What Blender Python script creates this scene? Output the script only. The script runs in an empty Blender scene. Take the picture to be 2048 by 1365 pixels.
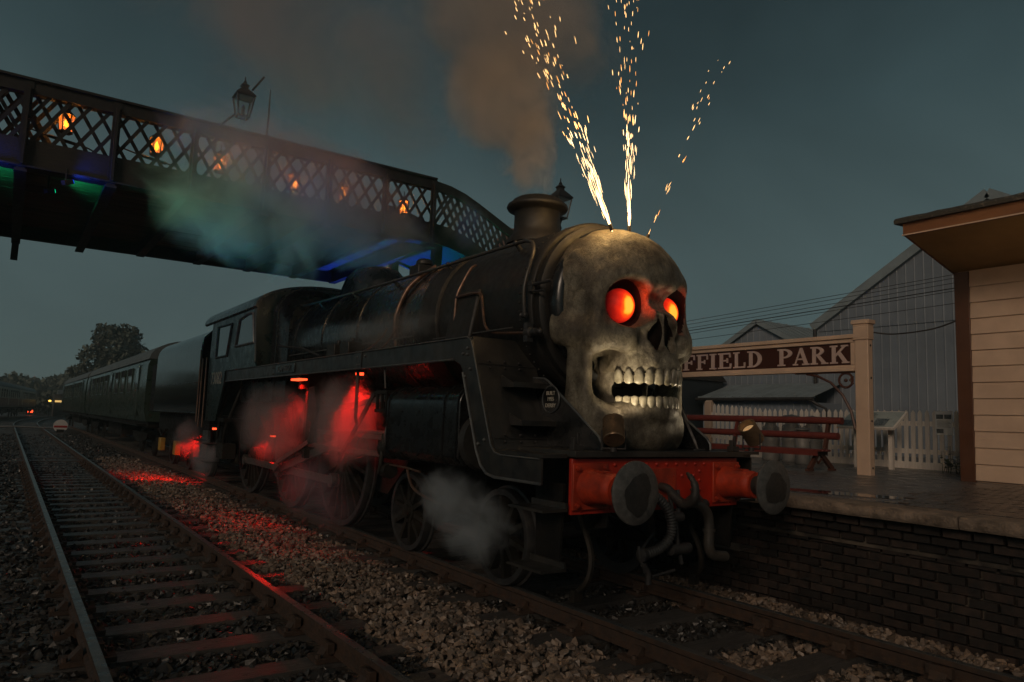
import bpy, bmesh, math, random
import numpy as np
from mathutils import Vector, Matrix, noise as mnoise
random.seed(7); rng = np.random.default_rng(7)
sc = bpy.context.scene
C = sc.collection
D = bpy.data

# ------------------------------------------------------------------ camera
def camera():
    yaw, pitch, roll = 0.6077, 0.1081, 0.0336
    f = Vector((math.sin(yaw)*math.cos(pitch), math.cos(yaw)*math.cos(pitch), math.sin(pitch)))
    r = Vector((math.cos(yaw), -math.sin(yaw), 0)); u = r.cross(f)
    c, s = math.cos(roll), math.sin(roll)
    r2 = c*r + s*u; u2 = -s*r + c*u
    cd = D.cameras.new('camera'); cam = D.objects.new('camera', cd); C.objects.link(cam)
    m = Matrix((r2, u2, -f)).transposed().to_4x4()
    m.translation = Vector((-4.8907, -4.0416, 1.5915)); cam.matrix_world = m
    cd.sensor_width = 36; cd.lens = 25.34; cd.clip_end = 3000; cd.clip_start = .05
    sc.camera = cam
camera()

# ------------------------------------------------------------------ sky, sun, exposure
SUN_DIR = Vector((0.73, 0.48, -0.40)).normalized()      # the way the light travels: dusk glow from behind the camera
def world():
    w = D.worlds.new('World'); sc.world = w; w.use_nodes = True
    nt = w.node_tree; N = nt.nodes; L = nt.links; N.clear()
    out = N.new('ShaderNodeOutputWorld'); bg = N.new('ShaderNodeBackground')
    sky = N.new('ShaderNodeTexSky'); sky.sky_type = 'NISHITA'; sky.sun_disc = False
    sky.sun_elevation = math.asin(-SUN_DIR.z); sky.sun_rotation = math.atan2(-SUN_DIR.x, -SUN_DIR.y)
    tc = N.new('ShaderNodeTexCoord'); sep = N.new('ShaderNodeSeparateXYZ')
    ramp = N.new('ShaderNodeValToRGB'); e = ramp.color_ramp.elements
    e[0].position = 0.0; e[0].color = (.074, .108, .108, 1)
    e[1].position = 0.62; e[1].color = (.0125, .0225, .026, 1)
    m = ramp.color_ramp.elements.new(0.22); m.color = (.060, .091, .093, 1)
    m = ramp.color_ramp.elements.new(0.40); m.color = (.031, .052, .056, 1)
    L.new(tc.outputs['Generated'], sep.inputs[0]); L.new(sep.outputs['Z'], ramp.inputs['Fac'])
    nz = N.new('ShaderNodeTexNoise'); nz.inputs['Scale'].default_value = 2.1; nz.inputs['Detail'].default_value = 7; nz.inputs['Distortion'].default_value = .6
    L.new(tc.outputs['Generated'], nz.inputs['Vector'])
    mr = N.new('ShaderNodeMapRange'); mr.inputs['From Min'].default_value = .3; mr.inputs['From Max'].default_value = .7
    mr.inputs['To Min'].default_value = .76; mr.inputs['To Max'].default_value = 1.24
    L.new(nz.outputs[0], mr.inputs['Value'])
    mul = N.new('ShaderNodeMix'); mul.data_type = 'RGBA'; mul.blend_type = 'MULTIPLY'; mul.inputs['Factor'].default_value = 1
    L.new(ramp.outputs[0], mul.inputs['A']); L.new(mr.outputs[0], mul.inputs['B'])
    # a whisper of the clear sky behind the overcast
    hs = N.new('ShaderNodeMix'); hs.data_type = 'RGBA'; hs.blend_type = 'ADD'; hs.inputs['Factor'].default_value = .0006
    L.new(mul.outputs['Result'], hs.inputs['A']); L.new(sky.outputs[0], hs.inputs['B'])
    L.new(hs.outputs['Result'], bg.inputs['Color']); bg.inputs['Strength'].default_value = 1.0
    L.new(bg.outputs[0], out.inputs['Surface'])
    s = D.lights.new('sun', 'SUN'); s.energy = .72; s.angle = math.radians(18); s.color = (1, .77, .58)
    o = D.objects.new('sun', s); C.objects.link(o); o.location = (-20, -25, 20)
    o.rotation_euler = SUN_DIR.to_track_quat('-Z', 'Y').to_euler()
world()
sc.view_settings.view_transform = 'Standard'; sc.view_settings.look = 'None'
sc.view_settings.gamma = 1; sc.view_settings.exposure = 0; sc.view_settings.use_curve_mapping = False
sc.render.engine = 'CYCLES'
cy = sc.cycles
cy.use_denoising = True; cy.max_bounces = 6; cy.volume_bounces = 2; cy.transparent_max_bounces = 8
cy.volume_step_rate = 1.0; cy.volume_max_steps = 64; cy.sample_clamp_indirect = 3.0; cy.caustics_reflective = False; cy.caustics_refractive = False

# ------------------------------------------------------------------ materials
MATS = {}
def mat(name, c1, c2=None, sc1=6., rough=.6, rough2=None, bump=0., bsc=40., metal=0., spec=.5, coat=0., coord='POS', thr=(.35, .65), stretch=None, island=0., voro=0.):
    if name in MATS: return MATS[name]
    m = D.materials.new(name); m.use_nodes = True; MATS[name] = m
    nt = m.node_tree; N = nt.nodes; L = nt.links
    b = N['Principled BSDF']
    b.inputs['Metallic'].default_value = metal; b.inputs['Specular IOR Level'].default_value = spec
    b.inputs['Coat Weight'].default_value = coat; b.inputs['Coat Roughness'].default_value = .12
    if coord == 'POS':
        g = N.new('ShaderNodeNewGeometry'); v = g.outputs['Position']
    else:
        g = N.new('ShaderNodeTexCoord'); v = g.outputs['Object']
    if stretch:
        mp = N.new('ShaderNodeMapping'); mp.inputs['Scale'].default_value = stretch; L.new(v, mp.inputs['Vector']); v = mp.outputs[0]
    n1 = N.new('ShaderNodeTexNoise'); n1.inputs['Scale'].default_value = sc1; n1.inputs['Detail'].default_value = 8; n1.inputs['Roughness'].default_value = .62
    L.new(v, n1.inputs['Vector'])
    mr = N.new('ShaderNodeMapRange'); mr.inputs['From Min'].default_value = thr[0]; mr.inputs['From Max'].default_value = thr[1]
    L.new(n1.outputs[0], mr.inputs['Value'])
    mx = N.new('ShaderNodeMix'); mx.data_type = 'RGBA'
    mx.inputs['A'].default_value = (*c1, 1); mx.inputs['B'].default_value = (*(c2 or c1), 1)
    L.new(mr.outputs[0], mx.inputs['Factor'])
    col = mx.outputs['Result']
    if island:
        gi = N.new('ShaderNodeNewGeometry')
        ir = N.new('ShaderNodeMapRange'); ir.inputs['To Min'].default_value = 1-island; ir.inputs['To Max'].default_value = 1+island
        oi = N.new('ShaderNodeObjectInfo'); ad = N.new('ShaderNodeMath'); ad.operation = 'ADD'
        L.new(gi.outputs['Random Per Island'], ad.inputs[0]); L.new(oi.outputs['Random'], ad.inputs[1])
        fr = N.new('ShaderNodeMath'); fr.operation = 'FRACT'; L.new(ad.outputs[0], fr.inputs[0])
        L.new(fr.outputs[0], ir.inputs['Value'])
        m2 = N.new('ShaderNodeMix'); m2.data_type = 'RGBA'; m2.blend_type = 'MULTIPLY'; m2.inputs['Factor'].default_value = 1
        L.new(col, m2.inputs['A']); L.new(ir.outputs[0], m2.inputs['B']); col = m2.outputs['Result']
    L.new(col, b.inputs['Base Color'])
    n2 = N.new('ShaderNodeTexNoise'); n2.inputs['Scale'].default_value = sc1*2.3; n2.inputs['Detail'].default_value = 6
    L.new(v, n2.inputs['Vector'])
    rr = N.new('ShaderNodeMapRange'); rr.inputs['From Min'].default_value = .3; rr.inputs['From Max'].default_value = .7
    rr.inputs['To Min'].default_value = rough; rr.inputs['To Max'].default_value = rough if rough2 is None else rough2
    L.new(n2.outputs[0], rr.inputs['Value']); L.new(rr.outputs[0], b.inputs['Roughness'])
    if bump:
        bp = N.new('ShaderNodeBump'); bp.inputs['Strength'].default_value = min(1, bump); bp.inputs['Distance'].default_value = .02 if bsc < 40 or voro else .005
        if voro:
            n3 = N.new('ShaderNodeTexVoronoi'); n3.inputs['Scale'].default_value = voro; L.new(v, n3.inputs['Vector']); L.new(n3.outputs['Distance'], bp.inputs['Height']); bp.invert = True
        else:
            n3 = N.new('ShaderNodeTexNoise'); n3.inputs['Scale'].default_value = bsc; n3.inputs['Detail'].default_value = 5
            L.new(v, n3.inputs['Vector']); L.new(n3.outputs[0], bp.inputs['Height'])
        L.new(bp.outputs[0], b.inputs['Normal'])
    return m
def emit(name, col, strength):
    if name in MATS: return MATS[name]
    m = D.materials.new(name); m.use_nodes = True; MATS[name] = m
    b = m.node_tree.nodes['Principled BSDF']
    b.inputs['Base Color'].default_value = (*[min(1, c) for c in col], 1)
    b.inputs['Emission Color'].default_value = (*col, 1); b.inputs['Emission Strength'].default_value = strength
    return m

black = mat('black_paint', (.0055, .0058, .0065), (.012, .012, .0115), 3.5, .14, .42, .12, 60, spec=.5, coat=.35)
smokeblk = mat('smokebox_black', (.010, .0095, .009), (.020, .017, .014), 5, .42, .66, .25, 70)
grime = mat('oily_grime', (.009, .008, .006), (.022, .017, .012), 7, .40, .75, .3, 50, spec=.3)
valance = mat('weathered_black_plate', (.011, .011, .011), (.036, .032, .027), 4, .28, .55, .2, 40, coat=.1)
beading = mat('worn_steel_edge', (.09, .10, .11), (.16, .16, .15), 9, .28, .5, .1, 60, metal=.5)
steel = mat('bright_steel', (.22, .21, .20), (.32, .30, .27), 12, .25, .5, .1, 80, metal=.9)
darksteel = mat('dark_steel', (.035, .035, .038), (.07, .067, .064), 10, .38, .65, .2, 70, metal=.5)
red = mat('red_beam_paint', (.50, .026, .008), (.34, .016, .006), 5, .38, .62, .15, 60, coat=.1)
redw = mat('worn_red_paint', (.52, .045, .012), (.20, .022, .010), 6, .4, .7, .2, 50)
greasy = mat('black_grease', (.016, .016, .015), (.030, .028, .026), 16, .35, .6, .5, 40)
bufface = mat('worn_buffer_steel', (.075, .075, .073), (.150, .146, .138), 14, .45, .7, .12, 90, metal=.35)
copper = mat('copper_pipe', (.20, .11, .07), (.10, .065, .05), 9, .3, .5, metal=.6)
pipeblk = mat('pipe_black', (.035, .033, .031), (.06, .05, .04), 9, .3, .5)
bone = mat('bone_paint', (.40, .35, .245), (.115, .092, .062), 4.6, .42, .75, .55, 22, thr=(.42, .66))
toothm = mat('tooth_enamel', (.25, .23, .175), (.12, .105, .072), 17, .25, .5, .3, 30, coat=.12)
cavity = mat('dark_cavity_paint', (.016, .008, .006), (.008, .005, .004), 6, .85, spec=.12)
rubber = mat('black_rubber', (.030, .031, .032), (.05, .05, .05), 12, .5, .7)
glassd = mat('dark_window_glass', (.012, .016, .018), (.02, .024, .026), 2, .04, .07, spec=1.0, coat=.6)
greenl = mat('green_engine_paint', (.006, .016, .014), (.011, .021, .018), 3, .22, .42, .05, 30, coat=.08)
tenderm = mat('glossy_tender_paint', (.007, .010, .010), (.014, .016, .015), 2.5, .08, .20, .14, 3, coat=.3)
coachg = mat('coach_green', (.022, .040, .029), (.032, .048, .036), 2, .22, .38, .05, 20, coat=.3)
coachr = mat('coach_grey_roof', (.075, .085, .085), (.12, .13, .13), 3, .45, .6, .1, 10)
maroon = mat('maroon_coach', (.12, .03, .024), (.15, .04, .03), 3, .35, .5)
cream = mat('cream_coach', (.42, .36, .28), (.34, .29, .23), 3, .4, .6)
under = mat('underframe_black', (.006, .0055, .005), (.013, .011, .009), 5, .5, .8, .2, 30, spec=.2)
railtop = mat('rail_steel', (.10, .11, .115), (.17, .165, .155), 5, .22, .42, .1, 50, metal=.55)
rust = mat('rusty_rail', (.060, .033, .020), (.030, .020, .015), 12, .55, .85, .4, 60)
sleeperm = mat('wet_sleeper', (.050, .046, .043), (.085, .079, .074), 4, .26, .55, .5, 25, stretch=(1, 6, 1))
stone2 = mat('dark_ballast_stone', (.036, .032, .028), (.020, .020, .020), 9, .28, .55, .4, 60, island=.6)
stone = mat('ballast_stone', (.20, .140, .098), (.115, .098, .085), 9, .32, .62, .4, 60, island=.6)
bed = mat('ballast_bed', (.026, .022, .019), (.060, .050, .042), 9, .35, .75, 1., voro=19)
earth = mat('ground_soil', (.05, .055, .04), (.03, .034, .026), .2, .8, .95, .6, 3)
tarmac = mat('wet_tarmac', (.125, .112, .105), (.080, .072, .069), 2.2, .20, .46, .55, 160)
puddlem = mat('puddle_water', (.010, .012, .012), (.016, .017, .017), 2, .02, .04, spec=.6)
coping = mat('weathered_coping', (.26, .20, .155), (.10, .078, .060), 7, .5, .8, .7, 35, stretch=(3, 1, 1), island=.15)
brickm = mat('shade_dark_brick', (.030, .018, .013), (.009, .007, .006), 11, .55, .85, .6, 60, island=.62)  # dark brick, lowered further to put the platform wall's shade into its colour
mortar = mat('old_mortar', (.11, .088, .066), (.010, .008, .007), 2.2, .7, .9, .4, 50, thr=(.38, .60))
setts = mat('stone_setts', (.10, .082, .070), (.06, .05, .043), 9, .22, .5, .5, 40, island=.3)
creamp = mat('cream_paint', (.64, .47, .345), (.54, .39, .285), 2.5, .42, .6, .12, 60)
white = mat('white_fence_paint', (.78, .72, .65), (.64, .58, .51), 5, .5, .7, .2, 30, stretch=(6, 6, 1), island=.08)
brownp = mat('brown_paint', (.105, .042, .020), (.075, .030, .016), 3, .38, .55, .1, 50)
signred = mat('maroon_sign_paint', (.058, .018, .010), (.044, .014, .008), 3, .35, .5)
fasciam = mat('orange_brown_fascia', (.26, .105, .035), (.19, .075, .027), 3, .45, .6, .15, 30, stretch=(1, .3, 2))
soffit = mat('soffit_board', (.42, .27, .10), (.34, .22, .08), 2, .55, .7, .1, 20)
roofm = mat('mossy_roof', (.06, .055, .045), (.16, .14, .105), 16, .7, .95, .8, 40, thr=(.55, .66))
clad = mat('grey_cladding', (.215, .245, .280), (.180, .205, .235), 1.2, .42, .6, .06, 20, island=.06)
shedroof = mat('shed_roof_sheet', (.26, .31, .33), (.20, .235, .245), 2, .5, .7)
benchm = mat('red_bench_paint', (.17, .034, .026), (.12, .026, .020), 6, .35, .5, .15, 40)
iron = mat('dark_iron', (.020, .018, .017), (.035, .030, .027), 8, .45, .65, .2, 50)
brackm = mat('brown_ironwork', (.09, .035, .022), (.07, .027, .018), 6, .4, .55)
churnm = mat('dull_aluminium', (.20, .195, .185), (.26, .25, .235), 5, .5, .65, metal=.1)
paper = mat('printed_panel', (.44, .47, .43), (.36, .40, .38), 2, .25, .3)
paperd = mat('printed_photo', (.07, .09, .10), (.20, .22, .22), 14, .25, .3)
leafm = mat('leaf_green', (.045, .060, .030), (.075, .090, .045), 1.2, .6, .8, island=.5)
leaf2 = mat('far_leaf', (.075, .090, .070), (.105, .115, .090), .6, .7, .9, island=.4)
bark = mat('bark', (.05, .04, .032), (.075, .06, .048), 4, .85)
brtimber = mat('bridge_timber', (.016, .013, .010), (.028, .022, .016), 4, .5, .75, .3, 30, stretch=(1, 6, 6))
britim2 = mat('bridge_plank', (.11, .085, .06), (.16, .12, .085), 3, .6, .8, .4, 20, stretch=(1, 6, 1), island=.25)
briron = mat('bridge_iron', (.012, .0105, .009), (.022, .018, .014), 6, .5, .7, .2, 40)
glassl = None
canm = mat('ribbed_tin', (.26, .17, .10), (.15, .10, .06), 9, .25, .42, metal=.55)
discw = mat('white_enamel', (.55, .52, .50), None, 3, .3)
redband = mat('red_enamel', (.35, .02, .015), None, 3, .3)
letterm = mat('letter_paint', (.56, .43, .38), (.48, .36, .32), 5, .5)
palelet = mat('pale_lettering', (.50, .46, .38), None, 3, .4)
hill_m = mat('wooded_hill', (.060, .075, .058), (.085, .095, .072), .12, .8, .9, .5, .8)
brickch = mat('chimney_brick', (.22, .115, .085), (.16, .085, .065), 5, .7, .85)

# ------------------------------------------------------------------ mesh builder
class MB:
    def __init__(s): s.v = []; s.f = []; s.sm = []
    def add(s, vs, fs, smooth=False):
        k = len(s.v); s.v += [tuple(p) for p in vs]
        s.f += [tuple(i+k for i in q) for q in fs]; s.sm += [smooth]*len(fs); return s
    def box(s, lo, hi, R=None, o=None):
        x0, y0, z0 = lo; x1, y1, z1 = hi
        vs = [Vector(p) for p in ((x0,y0,z0),(x1,y0,z0),(x1,y1,z0),(x0,y1,z0),(x0,y0,z1),(x1,y0,z1),(x1,y1,z1),(x0,y1,z1))]
        if R is not None: vs = [R @ p for p in vs]
        if o is not None: vs = [p + Vector(o) for p in vs]
        return s.add(vs, [(0,3,2,1),(4,5,6,7),(0,1,5,4),(1,2,6,5),(2,3,7,6),(3,0,4,7)])
    def bar(s, p0, p1, w, h, up=(0,0,1)):
        p0 = Vector(p0); p1 = Vector(p1); d = (p1-p0); Ln = d.length; d.normalize()
        u = Vector(up); a = d.cross(u)
        if a.length < 1e-4: a = d.cross(Vector((1,0,0)))
        a.normalize(); b = a.cross(d)
        vs = [q + a*sx*w/2 + b*sz*h/2 for q in (p0, p1) for sx, sz in ((-1,-1),(1,-1),(1,1),(-1,1))]
        return s.add(vs, [(0,1,2,3),(7,6,5,4),(0,4,5,1),(1,5,6,2),(2,6,7,3),(3,7,4,0)])
    def tube(s, pts, r, n=8, cap=True, closed=False):
        pts = [Vector(p) for p in pts]; rs = r if isinstance(r, (list, tuple)) else [r]*len(pts)
        vs = []; prev = None; m = len(pts)
        for i, p in enumerate(pts):
            a = pts[i-1] if (i or closed) else p; b = pts[(i+1) % m] if (i < m-1 or closed) else p
            d = (b-a).normalized()
            if prev is None:
                t = Vector((0,0,1)) if abs(d.z) < .9 else Vector((1,0,0)); x = d.cross(t).normalized()
            else:
                x = (prev - d*prev.dot(d)).normalized()
            prev = x; y = d.cross(x)
            for k in range(n):
                an = 2*math.pi*k/n; vs.append(p + (x*math.cos(an) + y*math.sin(an))*rs[i])
        fs = [(i*n+k, i*n+(k+1)%n, (i+1)*n+(k+1)%n, (i+1)*n+k) for i in range(m-1) for k in range(n)]
        if closed: fs += [((m-1)*n+k, (m-1)*n+(k+1)%n, (k+1)%n, k) for k in range(n)]
        s.add(vs, fs, True)
        if cap and not closed:
            k = len(s.v)-len(vs)
            s.f += [tuple(k+j for j in reversed(range(n))), tuple(k+(m-1)*n+j for j in range(n))]; s.sm += [False, False]
        return s
    def lathe(s, prof, o, axis='Z', n=24, smooth=True, a0=0., sx=1., sy=1., caps=True):
        """prof: (radius, height) pairs along the axis"""
        vs = []
        for r, h in prof:
            for k in range(n):
                an = a0 + 2*math.pi*k/n; a = r*math.cos(an)*sx; b = r*math.sin(an)*sy
                if axis == 'Z': q = (a, b, h)
                elif axis == 'Y': q = (a, h, b)
                else: q = (h, a, b)
                vs.append((q[0]+o[0], q[1]+o[1], q[2]+o[2]))
        m = len(prof)
        fs = [(i*n+k, i*n+(k+1)%n, (i+1)*n+(k+1)%n, (i+1)*n+k) for i in range(m-1) for k in range(n)]
        if axis == 'Y': fs = [tuple(reversed(q)) for q in fs]
        s.add(vs, fs, smooth); k = len(s.v)-len(vs)
        if not caps: return s
        if prof[0][0] > 1e-5: s.f.append(tuple(k+j for j in range(n))[::-1]); s.sm.append(False)
        if prof[-1][0] > 1e-5: s.f.append(tuple(k+(m-1)*n+j for j in range(n))); s.sm.append(False)
        return s
    def prism(s, poly, axis, a, b, smooth=False):
        """poly in the two other axes: X -> (y,z), Y -> (x,z), Z -> (x,y)"""
        def P(q, t):
            return (t, q[0], q[1]) if axis == 'X' else ((q[0], t, q[1]) if axis == 'Y' else (q[0], q[1], t))
        n = len(poly)
        vs = [P(q, a) for q in poly] + [P(q, b) for q in poly]
        s.add(vs, [(i, (i+1)%n, n+(i+1)%n, n+i) for i in range(n)], smooth)
        k = len(s.v)-2*n
        s.f += [tuple(k+i for i in reversed(range(n))), tuple(k+n+i for i in range(n))]; s.sm += [False, False]
        return s
    def ball(s, c, r, n=10, m=6, half=False):
        r = r if isinstance(r, (tuple, list)) else (r, r, r)
        vs = []; rows = m if not half else m
        for i in range(m+1):
            t = math.pi*(i/m)*(0.5 if half else 1)
            for k in range(n):
                p = 2*math.pi*k/n
                vs.append((c[0]+r[0]*math.sin(t)*math.cos(p), c[1]+r[1]*math.sin(t)*math.sin(p), c[2]+r[2]*math.cos(t)))
        return s.add(vs, [(i*n+k, (i+1)*n+k, (i+1)*n+(k+1)%n, i*n+(k+1)%n) for i in range(m) for k in range(n)], True)
    def mesh(s, name, off=(0,0,0)):
        me = D.meshes.new(name)
        o = Vector(off)
        me.from_pydata([tuple(Vector(p)-o) for p in s.v], [], s.f)
        me.polygons.foreach_set('use_smooth', s.sm)
        bm = bmesh.new(); bm.from_mesh(me); bmesh.ops.recalc_face_normals(bm, faces=bm.faces); bm.to_mesh(me); bm.free()
        me.set_sharp_from_angle(angle=math.radians(50))
        return me
    def build(s, name, m, parent=None, bevel=0., loc=None):
        off = wloc(parent) if parent is not None else (Vector(loc) if loc is not None else Vector((0,0,0)))
        me = s.mesh(name, off); me.materials.append(m)
        o = D.objects.new(name, me); C.objects.link(o)
        if parent is not None: o.parent = parent
        else: o.location = off
        if bevel:
            b = o.modifiers.new('bevel', 'BEVEL'); b.width = bevel; b.segments = 2; b.limit_method = 'ANGLE'; b.angle_limit = math.radians(40)
        return o
def wloc(o):
    v = Vector((0,0,0))
    while o is not None: v = v + Vector(o.location); o = o.parent
    return v
def tag(o, label, cat, group=None, kind=None):
    if label: o['label'] = label
    if cat: o['category'] = cat
    if group: o['group'] = group
    if kind: o['kind'] = kind
    return o
def thing(name, label, cat, loc=(0,0,0), group=None):
    o = D.objects.new(name, None); C.objects.link(o); o.location = loc; o.empty_display_size = .2
    return tag(o, label, cat, group)
def struct(o): o['kind'] = 'structure'; return o
def stuff(o, label=None): 
    o['kind'] = 'stuff'
    if label: o['label'] = label
    return o
def copyof(o, loc, parent=None, rot=None):
    c = o.copy(); C.objects.link(c); c.location = loc
    if parent is not None: c.parent = parent
    if rot is not None: c.rotation_euler = rot
    return c
def numpy_mesh(name, verts, faces, smooth=False):
    """verts (n,3), faces (m,k) arrays"""
    me = D.meshes.new(name); m, k = faces.shape
    me.vertices.add(len(verts)); me.vertices.foreach_set('co', np.ascontiguousarray(verts, dtype=np.float32).ravel())
    me.loops.add(m*k); me.loops.foreach_set('vertex_index', np.ascontiguousarray(faces, dtype=np.int32).ravel())
    me.polygons.add(m); me.polygons.foreach_set('loop_start', np.arange(0, m*k, k, dtype=np.int32))
    me.polygons.foreach_set('use_smooth', np.full(m, smooth))
    me.update(calc_edges=True); me.validate(); return me
def light(kind, loc, energy, color, size=.05, target=None, cone=60, blend=.4, name='lamp_light', parent=None):
    l = D.lights.new(name, kind); l.energy = energy; l.color = color
    l.shadow_soft_size = size
    if kind == 'SPOT': l.spot_size = math.radians(cone); l.spot_blend = blend
    o = D.objects.new(name, l); C.objects.link(o); o.location = loc
    if target is not None: o.rotation_euler = (Vector(target)-Vector(loc)).to_track_quat('-Z', 'Y').to_euler()
    if parent is not None:
        o.location = Vector(loc) - wloc(parent); o.parent = parent
    return o
def bez(pts, n=6):
    """Catmull-Rom through the points"""
    P = [Vector(p) for p in pts]; out = []
    for i in range(len(P)-1):
        a = P[max(i-1,0)]; b = P[i]; c = P[i+1]; d = P[min(i+2, len(P)-1)]
        for k in range(n):
            t = k/n
            out.append(.5*((2*b) + (c-a)*t + (2*a-5*b+4*c-d)*t*t + (3*b-a-3*c+d)*t**3))
    return out + [P[-1]]
def text(s, size, loc, rot, m, parent, depth=.004, name='lettering'):
    cu = D.curves.new(name, 'FONT'); cu.body = s; cu.size = size; cu.extrude = depth; cu.align_x = 'CENTER'; cu.align_y = 'CENTER'
    tmp = D.objects.new('tmp', cu); me = D.meshes.new_from_object(tmp); D.objects.remove(tmp); me.name = name
    if not me.materials: me.materials.append(m)
    o = D.objects.new(name, me); C.objects.link(o)
    o.location = Vector(loc) - wloc(parent); o.rotation_euler = rot; o.parent = parent
    return o

# ================================================================== THE SETTING
def ground():
    b = MB(); b.box((-900, -300, -.6), (900, 1500, -.42)); struct(b.build('ground', earth))
    # trackbed sheet, uneven
    xs = np.concatenate([np.linspace(-30, -8, 12), np.linspace(-7.6, 1.9, 60)]); ys = np.concatenate([np.linspace(-9, 20, 110), np.linspace(21, 170, 90)])
    X, Y = np.meshgrid(xs, ys)
    Z = -.225 + .02*np.sin(X*3.1+Y*1.3)*np.sin(Y*2.2-X) + .05*np.exp(-((X+1.75)/.55)**2) + .05*np.exp(-((X+5.2)/.8)**2)
    V = np.stack([X, Y, Z], -1).reshape(-1, 3); nx = len(xs); ny = len(ys)
    idx = np.arange(nx*ny).reshape(ny, nx)
    F = np.stack([idx[:-1,:-1], idx[:-1,1:], idx[1:,1:], idx[1:,:-1]], -1).reshape(-1, 4)
    o = D.objects.new('trackbed', numpy_mesh('trackbed', V, F, True)); o.data.materials.append(bed); C.objects.link(o); struct(o)
ground()
SL_L = [-4.6 + .72*i for i in range(110)]           # sleepers of the loop line
SL_E = [.02 + .74*i for i in range(-6, 60)]         # sleepers of the platform line
def lx(y): return 0 if y < 58 else .0019*(y-58)**2
RAILP = [(-.035, 0), (.035, 0), (.035, -.035), (.012, -.05), (.012, -.105), (.033, -.118), (.033, -.145), (-.033, -.145), (-.033, -.118), (-.012, -.105), (-.012, -.05), (-.035, -.035)]
def sweep_rail(x0, ys, fx, prof):
    b = MB(); n = len(prof); vs = []
    for y in ys:
        for px, pz in prof: vs.append((x0+fx(y)+px, y, pz))
    fs = [(i*n+k, i*n+(k+1)%n, (i+1)*n+(k+1)%n, (i+1)*n+k) for i in range(len(ys)-1) for k in range(n)]
    b.add(vs, fs); b.f += [tuple(reversed(range(n))), tuple((len(ys)-1)*n+k for k in range(n))]; b.sm += [False]*2
    return b
def chair_mesh():
    b = MB()
    b.box((-.17, -.10, 0), (.17, .10, .032)); b.prism([(-.12, .03), (-.037, .03), (-.037, .125), (-.06, .125)], 'Y', -.055, .055)
    b.prism([(.12, .03), (.037, .03), (.037, .10), (.06, .10)], 'Y', -.055, .055)
    b.box((-.085, -.085, .055), (-.037, .085, .125))
    for sx in (-.145, .145): b.lathe([(.022, .032), (.018, .058)], (sx, .06*(1 if sx > 0 else -1), 0), 'Z', 6)
    me = b.mesh('rail_chair'); me.materials.append(rust); return me
def track(label, xc, ysl, y0, y1, fx, half_l, half_r, chairs_to):
    t = thing('railway_track', label, 'track', (xc, 0, 0)); 
    ys = [y0 + (y1-y0)*i/70 for i in range(71)] if y1 > 60 else [y0, y1]
    for s in (-1, 1):
        r = sweep_rail(xc+s*.7525, ys, fx, RAILP).build('rail', rust, t)
        sweep_rail(xc+s*.7525, ys, fx, [(-.031, .003), (.031, .003), (.031, -.006), (-.031, -.006)]).build('running_surface', railtop, r)
    b = MB(); b.box((-half_l, -.125, -.13), (half_r, .125, 0)); me = b.mesh('sleeper'); me.materials.append(sleeperm)
    cm = chair_mesh(); first = None
    for i, y in enumerate(ysl):
        o = D.objects.new('sleeper', me); C.objects.link(o); o.parent = t
        o.location = (fx(y)+random.uniform(-.03, .03), y, -.176+random.uniform(-.008, .012)); o.rotation_euler = (0, 0, random.uniform(-.012, .012) - (math.atan(2*.0019*(y-58)) if fx is lx and y > 58 else 0))
        o.scale = (1, random.uniform(.92, 1.08), 1)
        if y < chairs_to:
            for s in (-1, 1):
                c = D.objects.new('rail_chair', cm); C.objects.link(c); c.parent = o; c.location = (s*.7525 - o.location.x + fx(y), 0, .003)
                if s < 0: c.rotation_euler = (0, 0, math.pi)
    return t
track('rusty bullhead track with shiny rails passing left of the engine', -3.5125, SL_L, -6, 128, lx, 2.9, 1.3, 22)
track('track under the steam engine beside the brick platform wall', 0, SL_E, -6, 66, lambda y: 0, 1.3, 1.3, 12)

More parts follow.
